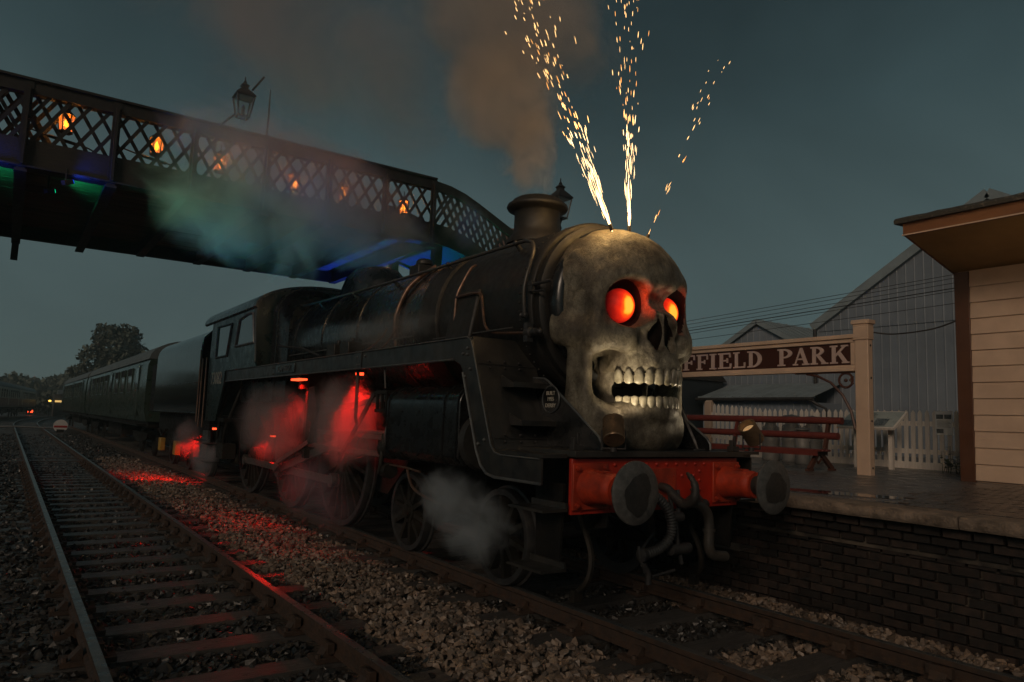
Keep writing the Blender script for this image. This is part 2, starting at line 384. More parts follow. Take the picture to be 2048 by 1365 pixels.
def ballast():
    # about 40,000 loose stones over the near trackbed
    arch = []
    for k in range(10):
        bm = bmesh.new(); pr = random.Random(k)
        for i in range(11):
            v = Vector((pr.gauss(0,1), pr.gauss(0,1), pr.gauss(0,1))).normalized(); v = v*pr.uniform(.8, 1.08)
            bm.verts.new((v.x*pr.uniform(.9, 1.2), v.y*.95, v.z*.72))
        r = bmesh.ops.convex_hull(bm, input=bm.verts)
        bmesh.ops.delete(bm, geom=[g for g in r['geom_interior'] if isinstance(g, bmesh.types.BMVert)], context='VERTS')
        bmesh.ops.triangulate(bm, faces=bm.faces); bm.verts.index_update()
        arch.append((np.array([v.co[:] for v in bm.verts]), np.array([[v.index for v in f.verts] for f in bm.faces]))); bm.free()
    pts = []
    def field(x0, x1, y0, y1, dens, keep):
        n = int((x1-x0)*(y1-y0)*dens); p = np.stack([rng.uniform(x0, x1, n), rng.uniform(y0, y1, n)], -1)
        pts.append(p[keep(p)])
    sl_e = np.array(SL_E); sl_l = np.array(SL_L)
    def off(p, arr): return np.abs(p[:,1][:,None]-arr[None]).min(1)
    def k_eng(p): return ((off(p, sl_e) > .15) | (np.abs(p[:,0]) > 1.3) | (rng.random(len(p)) < .10)) & (np.abs(np.abs(p[:,0])-.7525) > .07)
    def k_left(p): return ((off(p, sl_l) > .15) | (rng.random(len(p)) < .07) | ((p[:,0] < -4.42) & (p[:,0] > -4.75))) & (np.abs(np.abs(p[:,0]+3.5125)-.7525) > .07)
    field(-2.2, -.83, -4.2, 7, 560, k_eng); field(-2.2, -.83, 7, 20, 230, k_eng); field(-2.4, -1.0, 20, 45, 70, k_eng)
    field(-.75, .75, -4.2, 2.5, 480, k_eng); field(.83, 1.78, -4.2, 4, 500, k_eng)
    field(-4.4, -2.2, -3.6, 7, 480, k_left); field(-4.4, -2.2, 7, 22, 190, k_left); field(-4.4, -2.2, 22, 45, 55, k_left)
    field(-7.4, -4.4, -2, 8, 330, k_left); field(-7.4, -4.4, 8, 22, 110, k_left); field(-7.4, -4.4, 22, 45, 30, k_left)
    P = np.concatenate(pts); n = len(P)
    far = np.clip((P[:,1]-6)/12, 0, 2.5)
    R = rng.uniform(.026, .046, n)*(1+.35*far)*rng.choice([1, 1, 1, 1.25, .75], n)
    Zb = -.222 + .065*np.exp(-((P[:,0]+1.75)/.55)**2) + .05*np.exp(-((P[:,0]+5.2)/.8)**2) + .03*np.exp(-((P[:,0]-1.5)/.25)**2)
    Z = Zb + rng.uniform(-.01, .035, n)
    k = rng.integers(0, 10, n); VV = []; FF = []; base = 0
    for a in range(10):
        s = np.where(k == a)[0]; va, fa = arch[a]; m = len(s)
        an = rng.uniform(0, 6.283, (m, 1)); tl = rng.normal(0, .45, (m, 1)); tm = rng.normal(0, .45, (m, 1))
        x, y, z = va[None,:,0], va[None,:,1], va[None,:,2]
        y1 = y*np.cos(tl)-z*np.sin(tl); z1 = y*np.sin(tl)+z*np.cos(tl)
        x1 = x*np.cos(tm)-z1*np.sin(tm); z2 = x*np.sin(tm)+z1*np.cos(tm)
        x2 = x1*np.cos(an)-y1*np.sin(an); y2 = x1*np.sin(an)+y1*np.cos(an)
        v = np.stack([x2, y2, z2], -1)*R[s][:,None,None] + np.stack([P[s,0], P[s,1], Z[s]], -1)[:,None,:]
        VV.append(v.reshape(-1, 3)); FF.append((fa[None]+(np.arange(m)*len(va))[:,None,None]+base).reshape(-1, 3)); base += m*len(va)
    V = np.concatenate(VV); F = np.concatenate(FF)
    nm = 1.9*(np.sin(V[:,1]*.9)*.12+np.sin(V[:,1]*2.3+1)*.06)
    fx = V[F[:,0],0]; fy = V[F[:,0],1]
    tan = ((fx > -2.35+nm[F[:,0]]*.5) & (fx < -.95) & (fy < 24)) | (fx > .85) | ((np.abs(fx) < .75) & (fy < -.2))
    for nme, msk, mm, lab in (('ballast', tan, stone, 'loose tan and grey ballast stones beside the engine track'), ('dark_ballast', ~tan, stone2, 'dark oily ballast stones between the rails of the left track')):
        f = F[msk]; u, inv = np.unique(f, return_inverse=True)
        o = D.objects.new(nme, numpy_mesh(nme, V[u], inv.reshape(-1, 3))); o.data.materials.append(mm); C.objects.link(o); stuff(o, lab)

ballast()

def platform():
    p = thing('platform', None, None, (1.6, 0, 0)); struct(p)
    b = MB(); b.box((1.93, -14, -.3), (45, 60, .918)); b.build('surface', tarmac, p)
    b = MB(); b.box((1.86, -6, -.3), (1.928, 24, .55)); b.build('wall_core', mortar, p)
    # bricks: stretcher courses, three corbelled courses above
    L, Hh = .225, .068
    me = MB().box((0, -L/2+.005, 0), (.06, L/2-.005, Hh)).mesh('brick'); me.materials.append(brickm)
    z = -.22; c = 0
    while z < .78:
        if z < .50: x = 1.812
        else: x = 1.812 - .045*(1+int((z-.50)/.09))
        y = -2.6 + (.1125 if c % 2 else 0)
        while y < 2.75:
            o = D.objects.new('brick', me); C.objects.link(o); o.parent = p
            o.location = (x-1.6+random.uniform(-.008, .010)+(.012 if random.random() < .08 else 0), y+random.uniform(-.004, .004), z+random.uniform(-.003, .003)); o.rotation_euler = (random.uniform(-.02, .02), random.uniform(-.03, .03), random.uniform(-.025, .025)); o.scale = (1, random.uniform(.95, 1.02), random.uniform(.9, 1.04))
            y += .24
        z += .079; c += 1
    b = MB()                                            # the same wall carries on behind the engine
    z = -.22; c = 0
    while z < .78:
        x = 1.812 if z < .50 else 1.812 - .045*(1+int((z-.50)/.09))
        for y0, y1 in ((-6, -2.72), (2.80, 22)):
            y = y0 + (.1125 if c % 2 else 0)
            while y < y1-.2:
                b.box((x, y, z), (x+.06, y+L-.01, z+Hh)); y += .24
        z += .079; c += 1
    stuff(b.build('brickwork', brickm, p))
    b = MB(); b.box((1.80, -6, .52), (1.93, 24, .80)); b.build('corbel_core', mortar, p)
    # coping stones, each worn differently
    y = -3.05
    for k in range(26):
        ln = random.uniform(.82, 1.2) if k not in (1, 2) else (1.83 if k == 1 else 1.14)
        if k == 0: ln = 1.83
        yy0, yy1 = y+.006, y+ln-.006; n = 14
        b = MB(); vs = []
        for i in range(n+1):
            t = i/n; yy = yy0+(yy1-yy0)*t; e = .02 if i in (0, n) else 0
            w = lambda a: mnoise.noise(Vector((a*3.1, yy*3.2, k*4.7)))
            xf = 1.565+.030*w(0)+e*.6; top = .925+.010*w(1)-e*.4
            bite = .07*max(0, 1-abs(yy+.28)/.20) if k == 2 else 0
            for q in ((xf+.015, .815), (xf+bite, .84+.01*w(2)), (xf+.004+bite, .90+.008*w(3)-bite*.6), (xf+.035+bite, top-bite*.25), (1.80, top+.002), (1.99, .922), (1.99, .815)):
                vs.append((q[0], yy, q[1]))
        m = 7
        fs = [(i*m+j, i*m+(j+1)%m, (i+1)*m+(j+1)%m, (i+1)*m+j) for i in range(n) for j in range(m)] + [tuple(range(m))[::-1], tuple(n*m+j for j in range(m))]
        b.add(vs, fs); b.build('coping_stone', coping, p); y += ln
    # setts at the near end of the platform
    me = MB().box((-.098, -.048, -.02), (.098, .048, .012)).mesh('paver'); me.materials.append(setts)
    r = 0; x0 = 2.06
    while x0 < 6.2:
        y = -2.2 + (.05 if r % 2 else 0); lim = -.55 + .42*(x0-2.06) if x0 < 3.6 else .1
        lim = min(lim, .1)
        while y < lim and r < 26:
            if y > -1.75-(x0-2.06)*.15:
                o = D.objects.new('paver', me); C.objects.link(o); o.parent = p
                o.location = (x0-1.6, y, .918+random.uniform(-.004, .003)); o.rotation_euler = (random.uniform(-.02,.02), random.uniform(-.02,.02), random.uniform(-.03,.03))
            y += .104
        x0 += .204; r += 1
    return p
platform()
def puddle(cx, cy, rx, ry, seed, rot):
    b = MB(); n = 40; r = random.Random(seed); ph = [r.uniform(0, 6.3) for _ in range(4)]
    vs = [(cx, cy, .9215)]
    for k in range(n):
        a = 2*math.pi*k/n; q = 1+.22*math.sin(2*a+ph[0])+.14*math.sin(3*a+ph[1])+.09*math.sin(5*a+ph[2])+.05*math.sin(9*a+ph[3])
        u, v = rx*q*math.cos(a), ry*q*math.sin(a); vs.append((cx+u*math.cos(rot)-v*math.sin(rot), cy+u*math.sin(rot)+v*math.cos(rot), .9215))
    b.add(vs, [(0, 1+k, 1+(k+1)%n) for k in range(n)]); o = b.build('puddle', puddlem); struct(o); return o
puddle(2.55, .25, .95, .26, 3, 1.95); puddle(2.25, -.75, .42, .13, 8, 1.7)

def hills():
    b = MB(); xs = [-260+10*i for i in range(70)]; vs = []
    for x in xs:
        h = 9 + 4*mnoise.noise(Vector((x*.02, 3, 0))) + 2*mnoise.noise(Vector((x*.07, 9, 0)))
        h = h*(.8+.3/(1+math.exp(-(x-4)/6))) + max(0, x-60)*.0
        vs += [(x, 250, -1), (x, 262, h*.55), (x, 300, h), (x, 420, h*1.2)]
    fs = [(i*4+j, (i+1)*4+j, (i+1)*4+j+1, i*4+j+1) for i in range(len(xs)-1) for j in range(3)]
    b.add(vs, fs, True); struct(b.build('hill', hill_m))
hills()

# ------------------------------------------------------------------ vegetation
def leaf_cloud(clumps, n, size, seed):
    r = np.random.default_rng(seed); w = np.array([c[3]*c[4]*c[5] for c in clumps])**.75; w = w/w.sum()
    ci = r.choice(len(clumps), n, p=w); cl = np.array(clumps)
    d = r.normal(size=(n, 3)); d /= np.linalg.norm(d, axis=1)[:,None]; rad = r.uniform(.55, 1.08, (n, 1))
    cen = cl[ci, :3] + d*rad*cl[ci, 3:6]
    a = r.normal(size=(n, 3)); a /= np.linalg.norm(a, axis=1)[:,None]; bb = np.cross(a, r.normal(size=(n, 3))); bb /= np.linalg.norm(bb, axis=1)[:,None]
    s = size*r.uniform(.6, 1.4, (n, 1))
    V = np.stack([cen-a*s, cen+bb*s*.5, cen+a*s, cen-bb*s*.5], 1).reshape(-1, 3)
    return V, np.arange(n*4).reshape(n, 4)
def tree(label, base, clumps, n, size, trunk, seed, m=leaf2, group=None):
    t = thing('tree', label, 'tree', base, group)
    b = MB(); h = trunk[1]; bx, by, bz = base
    b.tube([(bx, by, bz), (bx+.1, by, bz+h*.4), (bx-.1, by, bz+h)], [trunk[0], trunk[0]*.8, trunk[0]*.55], 8)
    for i, c in enumerate(clumps):
        s = (bx-.05, by, bz+h*(.45+.55*random.random())); e = (bx+c[0], by+c[1], bz+c[2]); mid = [(s[j]+e[j])/2 + (.4 if j == 2 else 0) for j in range(3)]
        b.tube([s, mid, e], [trunk[0]*.42, trunk[0]*.25, trunk[0]*.08], 5)
    b.build('trunk', bark, t)
    V, F = leaf_cloud(clumps, n, size, seed)
    o = D.objects.new('crown', numpy_mesh('crown', V, F)); o.data.materials.append(m); C.objects.link(o); o.parent = t
    return t
rr = random.Random(5)
cl = [(0, 0, 9.2, 2.6, 2.6, 2.6), (-2.6, 0, 7.6, 2.0, 2, 1.9), (2.6, .5, 8.2, 2.2, 2, 2.1), (1.4, 0, 10.8, 1.9, 1.8, 1.6), (-1.2, -.4, 10.7, 1.8, 1.8, 1.6), (4.3, 0, 6.2, 1.5, 1.5, 1.6), (-4.3, 0, 5.6, 1.3, 1.3, 1.0), (-3.6, 0, 4.6, 1.0, 1, .8), (0, 0, 6.4, 2.5, 2.2, 1.9), (.5, -1.2, 8, 1.8, 1.5, 1.6), (2.9, -.4, 5.0, 1.6, 1.5, 1.4), (-1.8, .2, 5.2, 1.4, 1.4, 1.2)]
cl = [(a*.93, b_, c*1.03, d, e, f) for a, b_, c, d, e, f in cl]
tree('large round-headed tree rising behind the green carriages', (6.9, 110, .3), cl, 5200, .34, (.45, 6.5), 3)
for i, (x, y, h, w, n, lab) in enumerate(((-9.5, 170, 8.5, 3.4, 1300, 'small dark tree above the maroon and cream train'), (15.5, 135, 9.5, 4.2, 1800, 'broad tree standing right of the large round-headed tree'))):
    c2 = [(rr.uniform(-w*.7, w*.7), rr.uniform(-2, 2), h*rr.uniform(.4, .9), w*rr.uniform(.35, .6), w*.5, h*rr.uniform(.12, .24)) for _ in range(11)]
    tree(lab, (x, y, 0), c2, n, .4, (.3, h*.55), 20+i)
def hedge_mass(name, label, x0, x1, y0, y1, hfun, n, size, seed):
    r = np.random.default_rng(seed); x = r.uniform(x0, x1, n); y = r.uniform(y0, y1, n)
    top = np.array([hfun(a, b) for a, b in zip(x, y)]); z = top*r.power(2.2, n) + r.normal(0, .25, n)
    cen = np.stack([x, y, z], -1); a = r.normal(size=(n, 3)); a /= np.linalg.norm(a, axis=1)[:,None]; b2 = np.cross(a, r.normal(size=(n, 3))); b2 /= np.linalg.norm(b2, axis=1)[:,None]
    s = size*r.uniform(.6, 1.5, (n, 1)); V = np.stack([cen-a*s, cen+b2*s*.6, cen+a*s, cen-b2*s*.6], 1).reshape(-1, 3)
    o = D.objects.new(name, numpy_mesh(name, V, np.arange(n*4).reshape(n, 4))); o.data.materials.append(leaf2); C.objects.link(o); stuff(o, label); return o
hedge_mass('woodland', 'dark woodland closing the view beyond the sidings', -40, 45, 185, 235, lambda x, y: 6.3+2.2*mnoise.noise(Vector((x*.12, y*.05, 2)))+1.1*mnoise.noise(Vector((x*.4, y*.3, 7)))+max(0, min(1, (x-0)/7))*2.2, 26000, .62, 4)
hedge_mass('woodland', 'dark trees beside the sidings, mirrored in the glossy tender side', -60, -14, 55, 150, lambda x, y: 4.0+2.2*mnoise.noise(Vector((x*.1, y*.08, 4)))+1.5*mnoise.noise(Vector((x*.4, y*.3, 1))), 9000, 1.0, 14)
hedge_mass('undergrowth', 'dark bushes growing beside the far sidings', -2.5, 12, 132, 150, lambda x, y: 2.6+1.2*mnoise.noise(Vector((x*.5, y*.2, 5)))+max(0, x-2)*.28, 4200, .38, 9)

# ================================================================== STATION BUILDINGS AND FURNITURE
def shelter():
    t = thing('station_building', 'cream weatherboarded station building with brown corner post and deep eaves', 'building', (6.6, -3, .92))
    y0, y1 = -7.5, .70; zb, zt = .945, 3.985; n = 13; h = (zt-zb)/n
    me = MB()
    me.prism([(0, 0), (.032, 0), (.006, h+.012), (-.012, h+.012)][::-1], 'Y', y0, y1)      # lapped board, thick lower edge
    mesh = MB(); 
    vs = [(6.575, y, z) for y in (y0, y1) for z in (0,)]
    for k in range(n):
        b = MB(); z = zb+k*h
        b.prism([(6.560, z), (6.60, z), (6.60, z+h-.002), (6.582, z+h-.002)], 'Y', y0, y1)
        b.build('weatherboard', creamp, t)
    b = MB(); b.box((6.545, .70, .90), (6.72, .90, 3.985)); b.build('corner_post', brownp, t, .008)
    b = MB(); b.box((6.60, -7.5, .9), (11, .86, 4.0)); b.build('wall', creamp, t)
    # eaves rising outwards to the fascia
    b = MB(); b.prism([(5.235, 4.335), (6.70, 3.990), (6.70, 4.05), (5.235, 4.39)], 'Y', -7.5, .93); b.build('soffit', soffit, t)
    b = MB(); b.box((5.20, -7.5, 4.325), (5.232, .96, 4.50)); b.prism([(5.2325, 4.33), (6.7, 3.985), (8.9, 4.6), (8.9, 4.72), (5.2325, 4.498)], 'Y', .933, .962); b.build('fascia', fasciam, t, .004)
    b = MB(); b.box((5.190, -7.5, 4.327), (5.199, .97, 4.345)); b.build('fascia_bead', creamp, t)
    b = MB(); n = 60; ys = [-7.5+8.55*i/n for i in range(n+1)]; vs = []
    for y in ys:
        w = .012*mnoise.noise(Vector((y*9, 1, 2))); vs += [(5.14+w, y, 4.50), (5.13+w, y, 4.545+w), (5.17, y, 4.585+w), (8.9, y, 4.86), (8.9, y, 4.74), (5.2, y, 4.501)]
    m = 6
    b.add(vs, [(i*m+j, i*m+(j+1)%m, (i+1)*m+(j+1)%m, (i+1)*m+j) for i in range(n) for j in range(m)] + [tuple(range(m))[::-1], tuple(n*m+j for j in range(m))])
    b.build('roof', roofm, t)
    return t
shelter()

SEG = lambda cx, cy, rx, ry, a0, a1, n=14: [(cx+rx*math.cos(math.radians(a0+(a1-a0)*i/n)), cy+ry*math.sin(math.radians(a0+(a1-a0)*i/n))) for i in range(n+1)]
def ring(cx, cy, ro, ri, a0, a1): return SEG(cx, cy, *ro, a0, a1) + SEG(cx, cy, *ri, a1, a0)
def R4(x0, y0, x1, y1): return [(x0, y0), (x1, y0), (x1, y1), (x0, y1)]
def stem(x, w=.2): return [R4(x, 0, x+w, 1), R4(x-.1, 0, x+w+.1, .085), R4(x-.1, .915, x+w+.1, 1)]
GLY = {
 'I': stem(.1),
 'H': stem(.1) + stem(.62) + [R4(.3, .45, .62, .56)],
 'L': stem(.1) + [R4(.3, 0, .78, .10), R4(.68, 0, .78, .34)],
 'E': stem(.1) + [R4(.3, 0, .80, .10), R4(.70, 0, .80, .32), R4(.3, .90, .76, 1), R4(.67, .70, .76, 1), R4(.3, .46, .56, .56), R4(.52, .37, .60, .65)],
 'F': stem(.1) + [R4(.3, .90, .78, 1), R4(.69, .66, .78, 1), R4(.3, .45, .56, .55), R4(.52, .36, .60, .64)],
 'D': stem(.1) + [ring(.3, .5, (.52, .5), (.30, .40), -90, 90)],
 'P': stem(.1) + [ring(.3, .72, (.46, .28), (.25, .185), -90, 90)],
 'R': stem(.1) + [ring(.3, .74, (.44, .26), (.23, .165), -90, 90), [(.32, .50), (.52, .50), (.84, .085), (.62, .085)], R4(.60, 0, .96, .085)],
 'K': stem(.1) + [[(.3, .36), (.3, .52), (.66, .92), (.82, .92)], [(.40, .52), (.56, .62), (.90, .08), (.68, .08)], R4(.58, .915, .94, 1), R4(.62, 0, 1.0, .085)],
 'A': [[(.10, .08), (.19, .08), (.50, .86), (.45, 1)], [(.45, 1), (.59, 1), (.93, .08), (.70, .08), (.45, .80)], R4(.26, .30, .72, .39), R4(0, 0, .32, .085), R4(.58, 0, 1.02, .085)],
 'S': [ring(.42, .735, (.34, .265), (.17, .175), 20, 270), ring(.42, .265, (.36, .265), (.19, .175), -160, 90), R4(.68, .70, .75, 1), R4(.08, 0, .15, .30)],
}
def station_sign():
    t = thing('station_sign', 'long maroon station name board with raised cream letters between square cream posts', 'sign', (6.05, 2.1, .92))
    X = 6.05
    for y in (2.07, 7.75):
        b = MB(); b.box((X-.01, y-.115, .90), (X+.13, y+.105, 3.24)); b.build('post', creamp, t, .012)
        b = MB(); b.box((X-.025, y-.13, 3.02), (X+.145, y+.12, 3.055)); b.box((X-.025, y-.13, 3.235), (X+.145, y+.12, 3.27)); b.box((X-.045, y-.15, 3.268), (X+.165, y+.14, 3.335)); b.box((X-.024, y-.129, 3.05), (X+.144, y+.119, 3.24)); b.build('post_cap', creamp, t, .008)
        b = MB()
        for z in (1.03, 1.75, 2.42, 2.93): b.ball((X+.06, y-.118, z), (.018, .012, .018), 8, 4)
        stuff(b.build('bolts', iron, t))
    b = MB(); b.box((X+.045, 2.178, 2.56), (X+.10, 7.62, 3.07)); b.build('board', signred, t)
    b = MB()
    for z0, z1, p in ((2.99, 3.055, .0), (3.056, 3.12, -.035), (2.585, 2.63, .0), (2.53, 2.584, -.03)): b.box((X+p+.012, 2.178, z0), (X+.12, 7.62, z1))
    b.box((X+.013, 2.1785, 2.632), (X+.1, 2.255, 2.988)); b.build('frame_moulding', creamp, t, .006)
    for ch, ya, yb in (('S', 6.86, 6.58), ('H', 6.52, 6.18), ('E', 6.12, 5.80), ('F', 5.75, 5.45), ('F', 5.41, 5.13), ('I', 5.09, 4.93), ('E', 4.89, 4.58), ('L', 4.54, 4.27), ('D', 4.23, 3.92), ('P', 3.60, 3.31), ('A', 3.30, 2.99), ('R', 2.97, 2.65), ('K', 2.62, 2.285)):
        b = MB(); G = GLY[ch]; mx = max(q[0] for pl in G for q in pl); mn = min(q[0] for pl in G for q in pl)
        for i, pl in enumerate(G):
            pp = [(ya-(q[0]-mn)/(mx-mn)*(ya-yb), 2.665+q[1]*.295) for q in pl]
            b.prism(pp, 'X', X+.034-.0012*i, X+.05)
        b.build('letter', letterm, t)
    # curled iron bracket under the board
    b = MB()
    arc = [(X+.05, 2.20+1.02*(1-math.cos(a))-.0, 2.50-.98*(1-math.sin(a))) for a in [math.pi/2*i/16 for i in range(17)]]
    b.tube([(X+.05, 2.22+.82*math.sin(a), 1.72+.78*math.cos(a)*0+.78*(1-(1-math.sin(a))**1.0)*1.0) for a in [math.pi/2*i/2 for i in range(0)]] or [(X+.05, 3.05, 2.51), (X+.05, 2.85, 2.47), (X+.05, 2.62, 2.36), (X+.05, 2.42, 2.16), (X+.05, 2.28, 1.90), (X+.05, 2.215, 1.62)], .022, 6)
    b.tube([(X+.05, 2.36+.115*math.cos(a), 2.39+.115*math.sin(a)) for a in [2*math.pi*i/18 for i in range(18)]], .020, 6, closed=True)
    b.tube([(X+.05, 2.235, 2.33), (X+.05, 2.29, 2.39), (X+.05, 2.235, 2.45)], .018, 6); b.ball((X+.05, 2.36, 2.39), .03, 8, 6)
    b.box((X+.02, 2.205, 2.508), (X+.08, 3.25, 2.528)); b.build('bracket', brackm, t)
    return t
station_sign()

def bench():
    t = thing('bench', 'long red platform bench with two back rails below the station sign', 'bench', (6.3, 4.4, .92))
    ya, yb = 2.62, 6.9
    b = MB(); b.tube([(6.42, ya, 1.745), (6.42, yb, 1.745)], .062, 10); b.build('back_rail', benchm, t)
    b = MB(); b.tube([(6.38, ya+.05, 1.49), (6.38, yb, 1.49)], .062, 10); b.build('back_rail', benchm, t)
    for i, x in enumerate((5.96, 6.09, 6.22)):
        b = MB(); b.box((x-.055, ya+.12, 1.235+.012*(2-i)*0), (x+.055, yb, 1.27)); b.build('seat_slat', benchm, t, .008)
    b = MB(); b.box((5.89, ya+.12, 1.17), (5.903, yb, 1.262)); b.build('seat_edge', benchm, t)
    for y in (ya+.25, 4.7, 6.7):
        b = MB(); b.bar((6.30, y, 1.20), (6.455, y, 1.80), .07, .05, (0, 1, 0)); b.bar((6.10, y, 1.21), (5.86, y, .94), .07, .055, (0, 1, 0)); b.bar((6.18, y, 1.21), (6.52, y, .94), .07, .055, (0, 1, 0))
        b.bar((5.92, y, 1.205), (6.34, y, 1.205), .06, .05); b.bar((5.80, y, .935), (5.94, y, .935), .07, .03); b.bar((6.44, y, .935), (6.58, y, .935), .07, .03)
        b.tube([(6.02, y, 1.14), (6.12, y, 1.04), (6.22, y, 1.12)], .018, 6)
        b.build('leg_frame', benchm if y > 3 else brackm, t)
bench()

def fence():
    t = thing('picket_fence', 'cream painted picket fence behind the platform bench', 'fence', (9.2, 4.5, .92))
    def top(y): return 2.02 + max(0, y-6.0)*.075
    mes = []
    for hh in (1.0, 1.05, 1.10, 1.15, 1.2):
        m = MB(); m.prism([(-.0375, .03), (.0375, .03), (.0375, hh-.06), (0, hh), (-.0375, hh-.06)], 'X', -.011, .011); me = m.mesh('picket'); me.materials.append(white); mes.append((hh, me))
    y = 1.55
    while y < 7.6:
        hh = top(y)-.92; me = min(mes, key=lambda q: abs(q[0]-hh+.0))[1]; h0 = min(mes, key=lambda q: abs(q[0]-hh))[0]
        o = D.objects.new('picket', me); C.objects.link(o); o.parent = t; o.location = (0, y-4.5, 0); o.scale = (1, 1, hh/h0); o.rotation_euler = (random.uniform(-.012, .012), 0, 0)
        y += .130
    for dz in (.28, .80):
        b = MB(); b.prism([(1.4, .92+dz), (6.0, .92+dz), (7.75, .92+dz+.12), (7.75, .92+dz+.21), (6.0, .92+dz+.09), (1.4, .92+dz+.09)], 'X', 9.212, 9.262); b.build('rail', white, t)
    b = MB(); b.box((9.18, 7.63, .9), (9.30, 7.82, 2.16)); b.prism([(9.18, 2.16), (9.30, 2.16), (9.24, 2.22)], 'Y', 7.63, 7.82); b.build('post', creamp, t, .01)
    for y in (1.9, 3.4, 4.9, 6.3):
        b = MB(); b.box((9.27, y-.05, .9), (9.37, y+.05, 1.95)); b.build('post', white, t)
    b = MB(); b.box((9.185, 1.4, .92), (9.21, 7.6, 1.05)); b.build('gravel_board', white, t)
fence()

def churn(x, y, label, s=1.0):
    t = thing('milk_churn', label, 'milk churn', (x, y, .92), 'milk churns behind the bench')
    b = MB(); b.lathe([(.0, 0), (.17, 0), (.185, .03), (.178, .08), (.178, .40), (.19, .43), (.178, .46), (.178, .62), (.12, .74), (.105, .80), (.125, .83), (.11, .84)], (x, y, .92), 'Z', 20); b.build('body', churnm, t)
    b = MB(); b.lathe([(.0, .835), (.13, .835), (.175, .86), (.175, .885), (.13, .905), (.05, .915), (0, .93)], (x, y, .92), 'Z', 20); b.build('lid', churnm, t)
    for sg in (-1, 1):
        b = MB(); b.tube([(x, y+sg*.12, .92+.73), (x, y+sg*.20, .92+.70), (x, y+sg*.205, .92+.60), (x, y+sg*.178, .92+.56)], .012, 6); b.build('handle', churnm, t)
    t.scale = (s, s, s)
churn(8.45, 5.42, 'dull grey milk churn furthest along behind the bench', .98)
churn(8.35, 4.86, 'dull grey milk churn with lid in the middle behind the bench', 1.04)
churn(8.45, 4.45, 'dull grey milk churn nearest the sign post behind the bench', 1.02)
churn(7.75, 4.22, 'short grey milk churn standing in front of the other churns', .76)

def lectern():
    t = thing('information_board', 'slanted information lectern with pale map panel behind the sign post', 'information board', (8.3, 3.05, .92))
    b = MB(); c = [(8.02, 3.68, 1.66), (8.02, 2.60, 1.66), (8.52, 2.60, 1.97), (8.52, 3.68, 1.97)]
    vs = [Vector(p) for p in c] + [Vector(p)+Vector((.02, 0, -.035)) for p in c]
    b.add(vs, [(0,1,2,3),(7,6,5,4),(0,4,5,1),(1,5,6,2),(2,6,7,3),(3,7,4,0)]); b.build('panel', white, t)
    def sheet(u0, v0, u1, v1, m, name, lift):
        P = lambda u, v: (8.02+.5*v-.003*lift, 3.68-1.08*u, 1.66+.31*v+.005*lift)
        b = MB(); b.add([P(u0, v0), P(u1, v0), P(u1, v1), P(u0, v1)], [(0,1,2,3)]); b.build(name, m, t)
    sheet(.03, .05, .97, .95, paper, 'printed_sheet', 1)
    sheet(.05, .08, .30, .40, paperd, 'photograph', 2); sheet(.60, .10, .82, .52, paperd, 'photograph', 2); sheet(.42, .08, .57, .36, paperd, 'photograph', 2)
    for i in range(5): sheet(.36, .52+.07*i, .52+.04*(i % 2), .545+.07*i, paperd, 'text_line', 2)
    for y in (2.80, 3.45):
        b = MB(); b.bar((8.30, y, .92), (8.30, y, 1.80), .07, .07, (0, 1, 0)); b.build('leg', white, t)
lectern()
def notice():
    t = thing('notice', 'white notice sheet with small photographs fixed to the picket fence', 'notice', (9.17, 2.3, 1.8))
    b = MB(); b.box((9.168, 2.13, 1.57), (9.180, 2.43, 2.00)); b.build('sheet', mat('notice_paper', (.85, .86, .84), None, 3, .4), t)
    for a in ((2.15, 1.86, 2.27, 1.94), (2.29, 1.86, 2.41, 1.94), (2.29, 1.60, 2.41, 1.68)):
        b = MB(); b.box((9.164, a[0], a[1]), (9.167, a[2], a[3])); b.build('photograph', paperd, t)
    for i in range(6):
        b = MB(); b.box((9.165, 2.16+.02*(i % 3), 1.71+.022*i), (9.167, 2.40, 1.716+.022*i)); b.build('text_line', paperd, t)
notice()
def weeds():
    t = thing('weed', 'low leafy weed growing at the foot of the fence by the building', 'plant', (8.6, 1.75, .92))
    r = random.Random(4); b = MB(); lb = MB()
    for i in range(26):
        x, y = 8.6+r.uniform(-.25, .3), 1.78+r.uniform(-.32, .32); h = r.uniform(.12, .48); dx, dy = r.uniform(-.12, .12), r.uniform(-.12, .12)
        b.tube([(x, y, .92), (x+dx*.4, y+dy*.4, .92+h*.6), (x+dx, y+dy, .92+h)], [.006, .004, .002], 4)
        for k in range(7):
            q = r.uniform(.3, 1); c = Vector((x+dx*q, y+dy*q, .92+h*q)); d = Vector((r.gauss(0,1), r.gauss(0,1), r.uniform(-.2,.6))).normalized()*r.uniform(.06, .12); e = d.cross(Vector((0,0,1))).normalized()*d.length*.3
            lb.add([c, c+d*.5+e, c+d, c+d*.5-e], [(0,1,2,3)])
    b.build('stems', leafm, t); stuff(lb.build('leaves', leafm, t))
weeds()

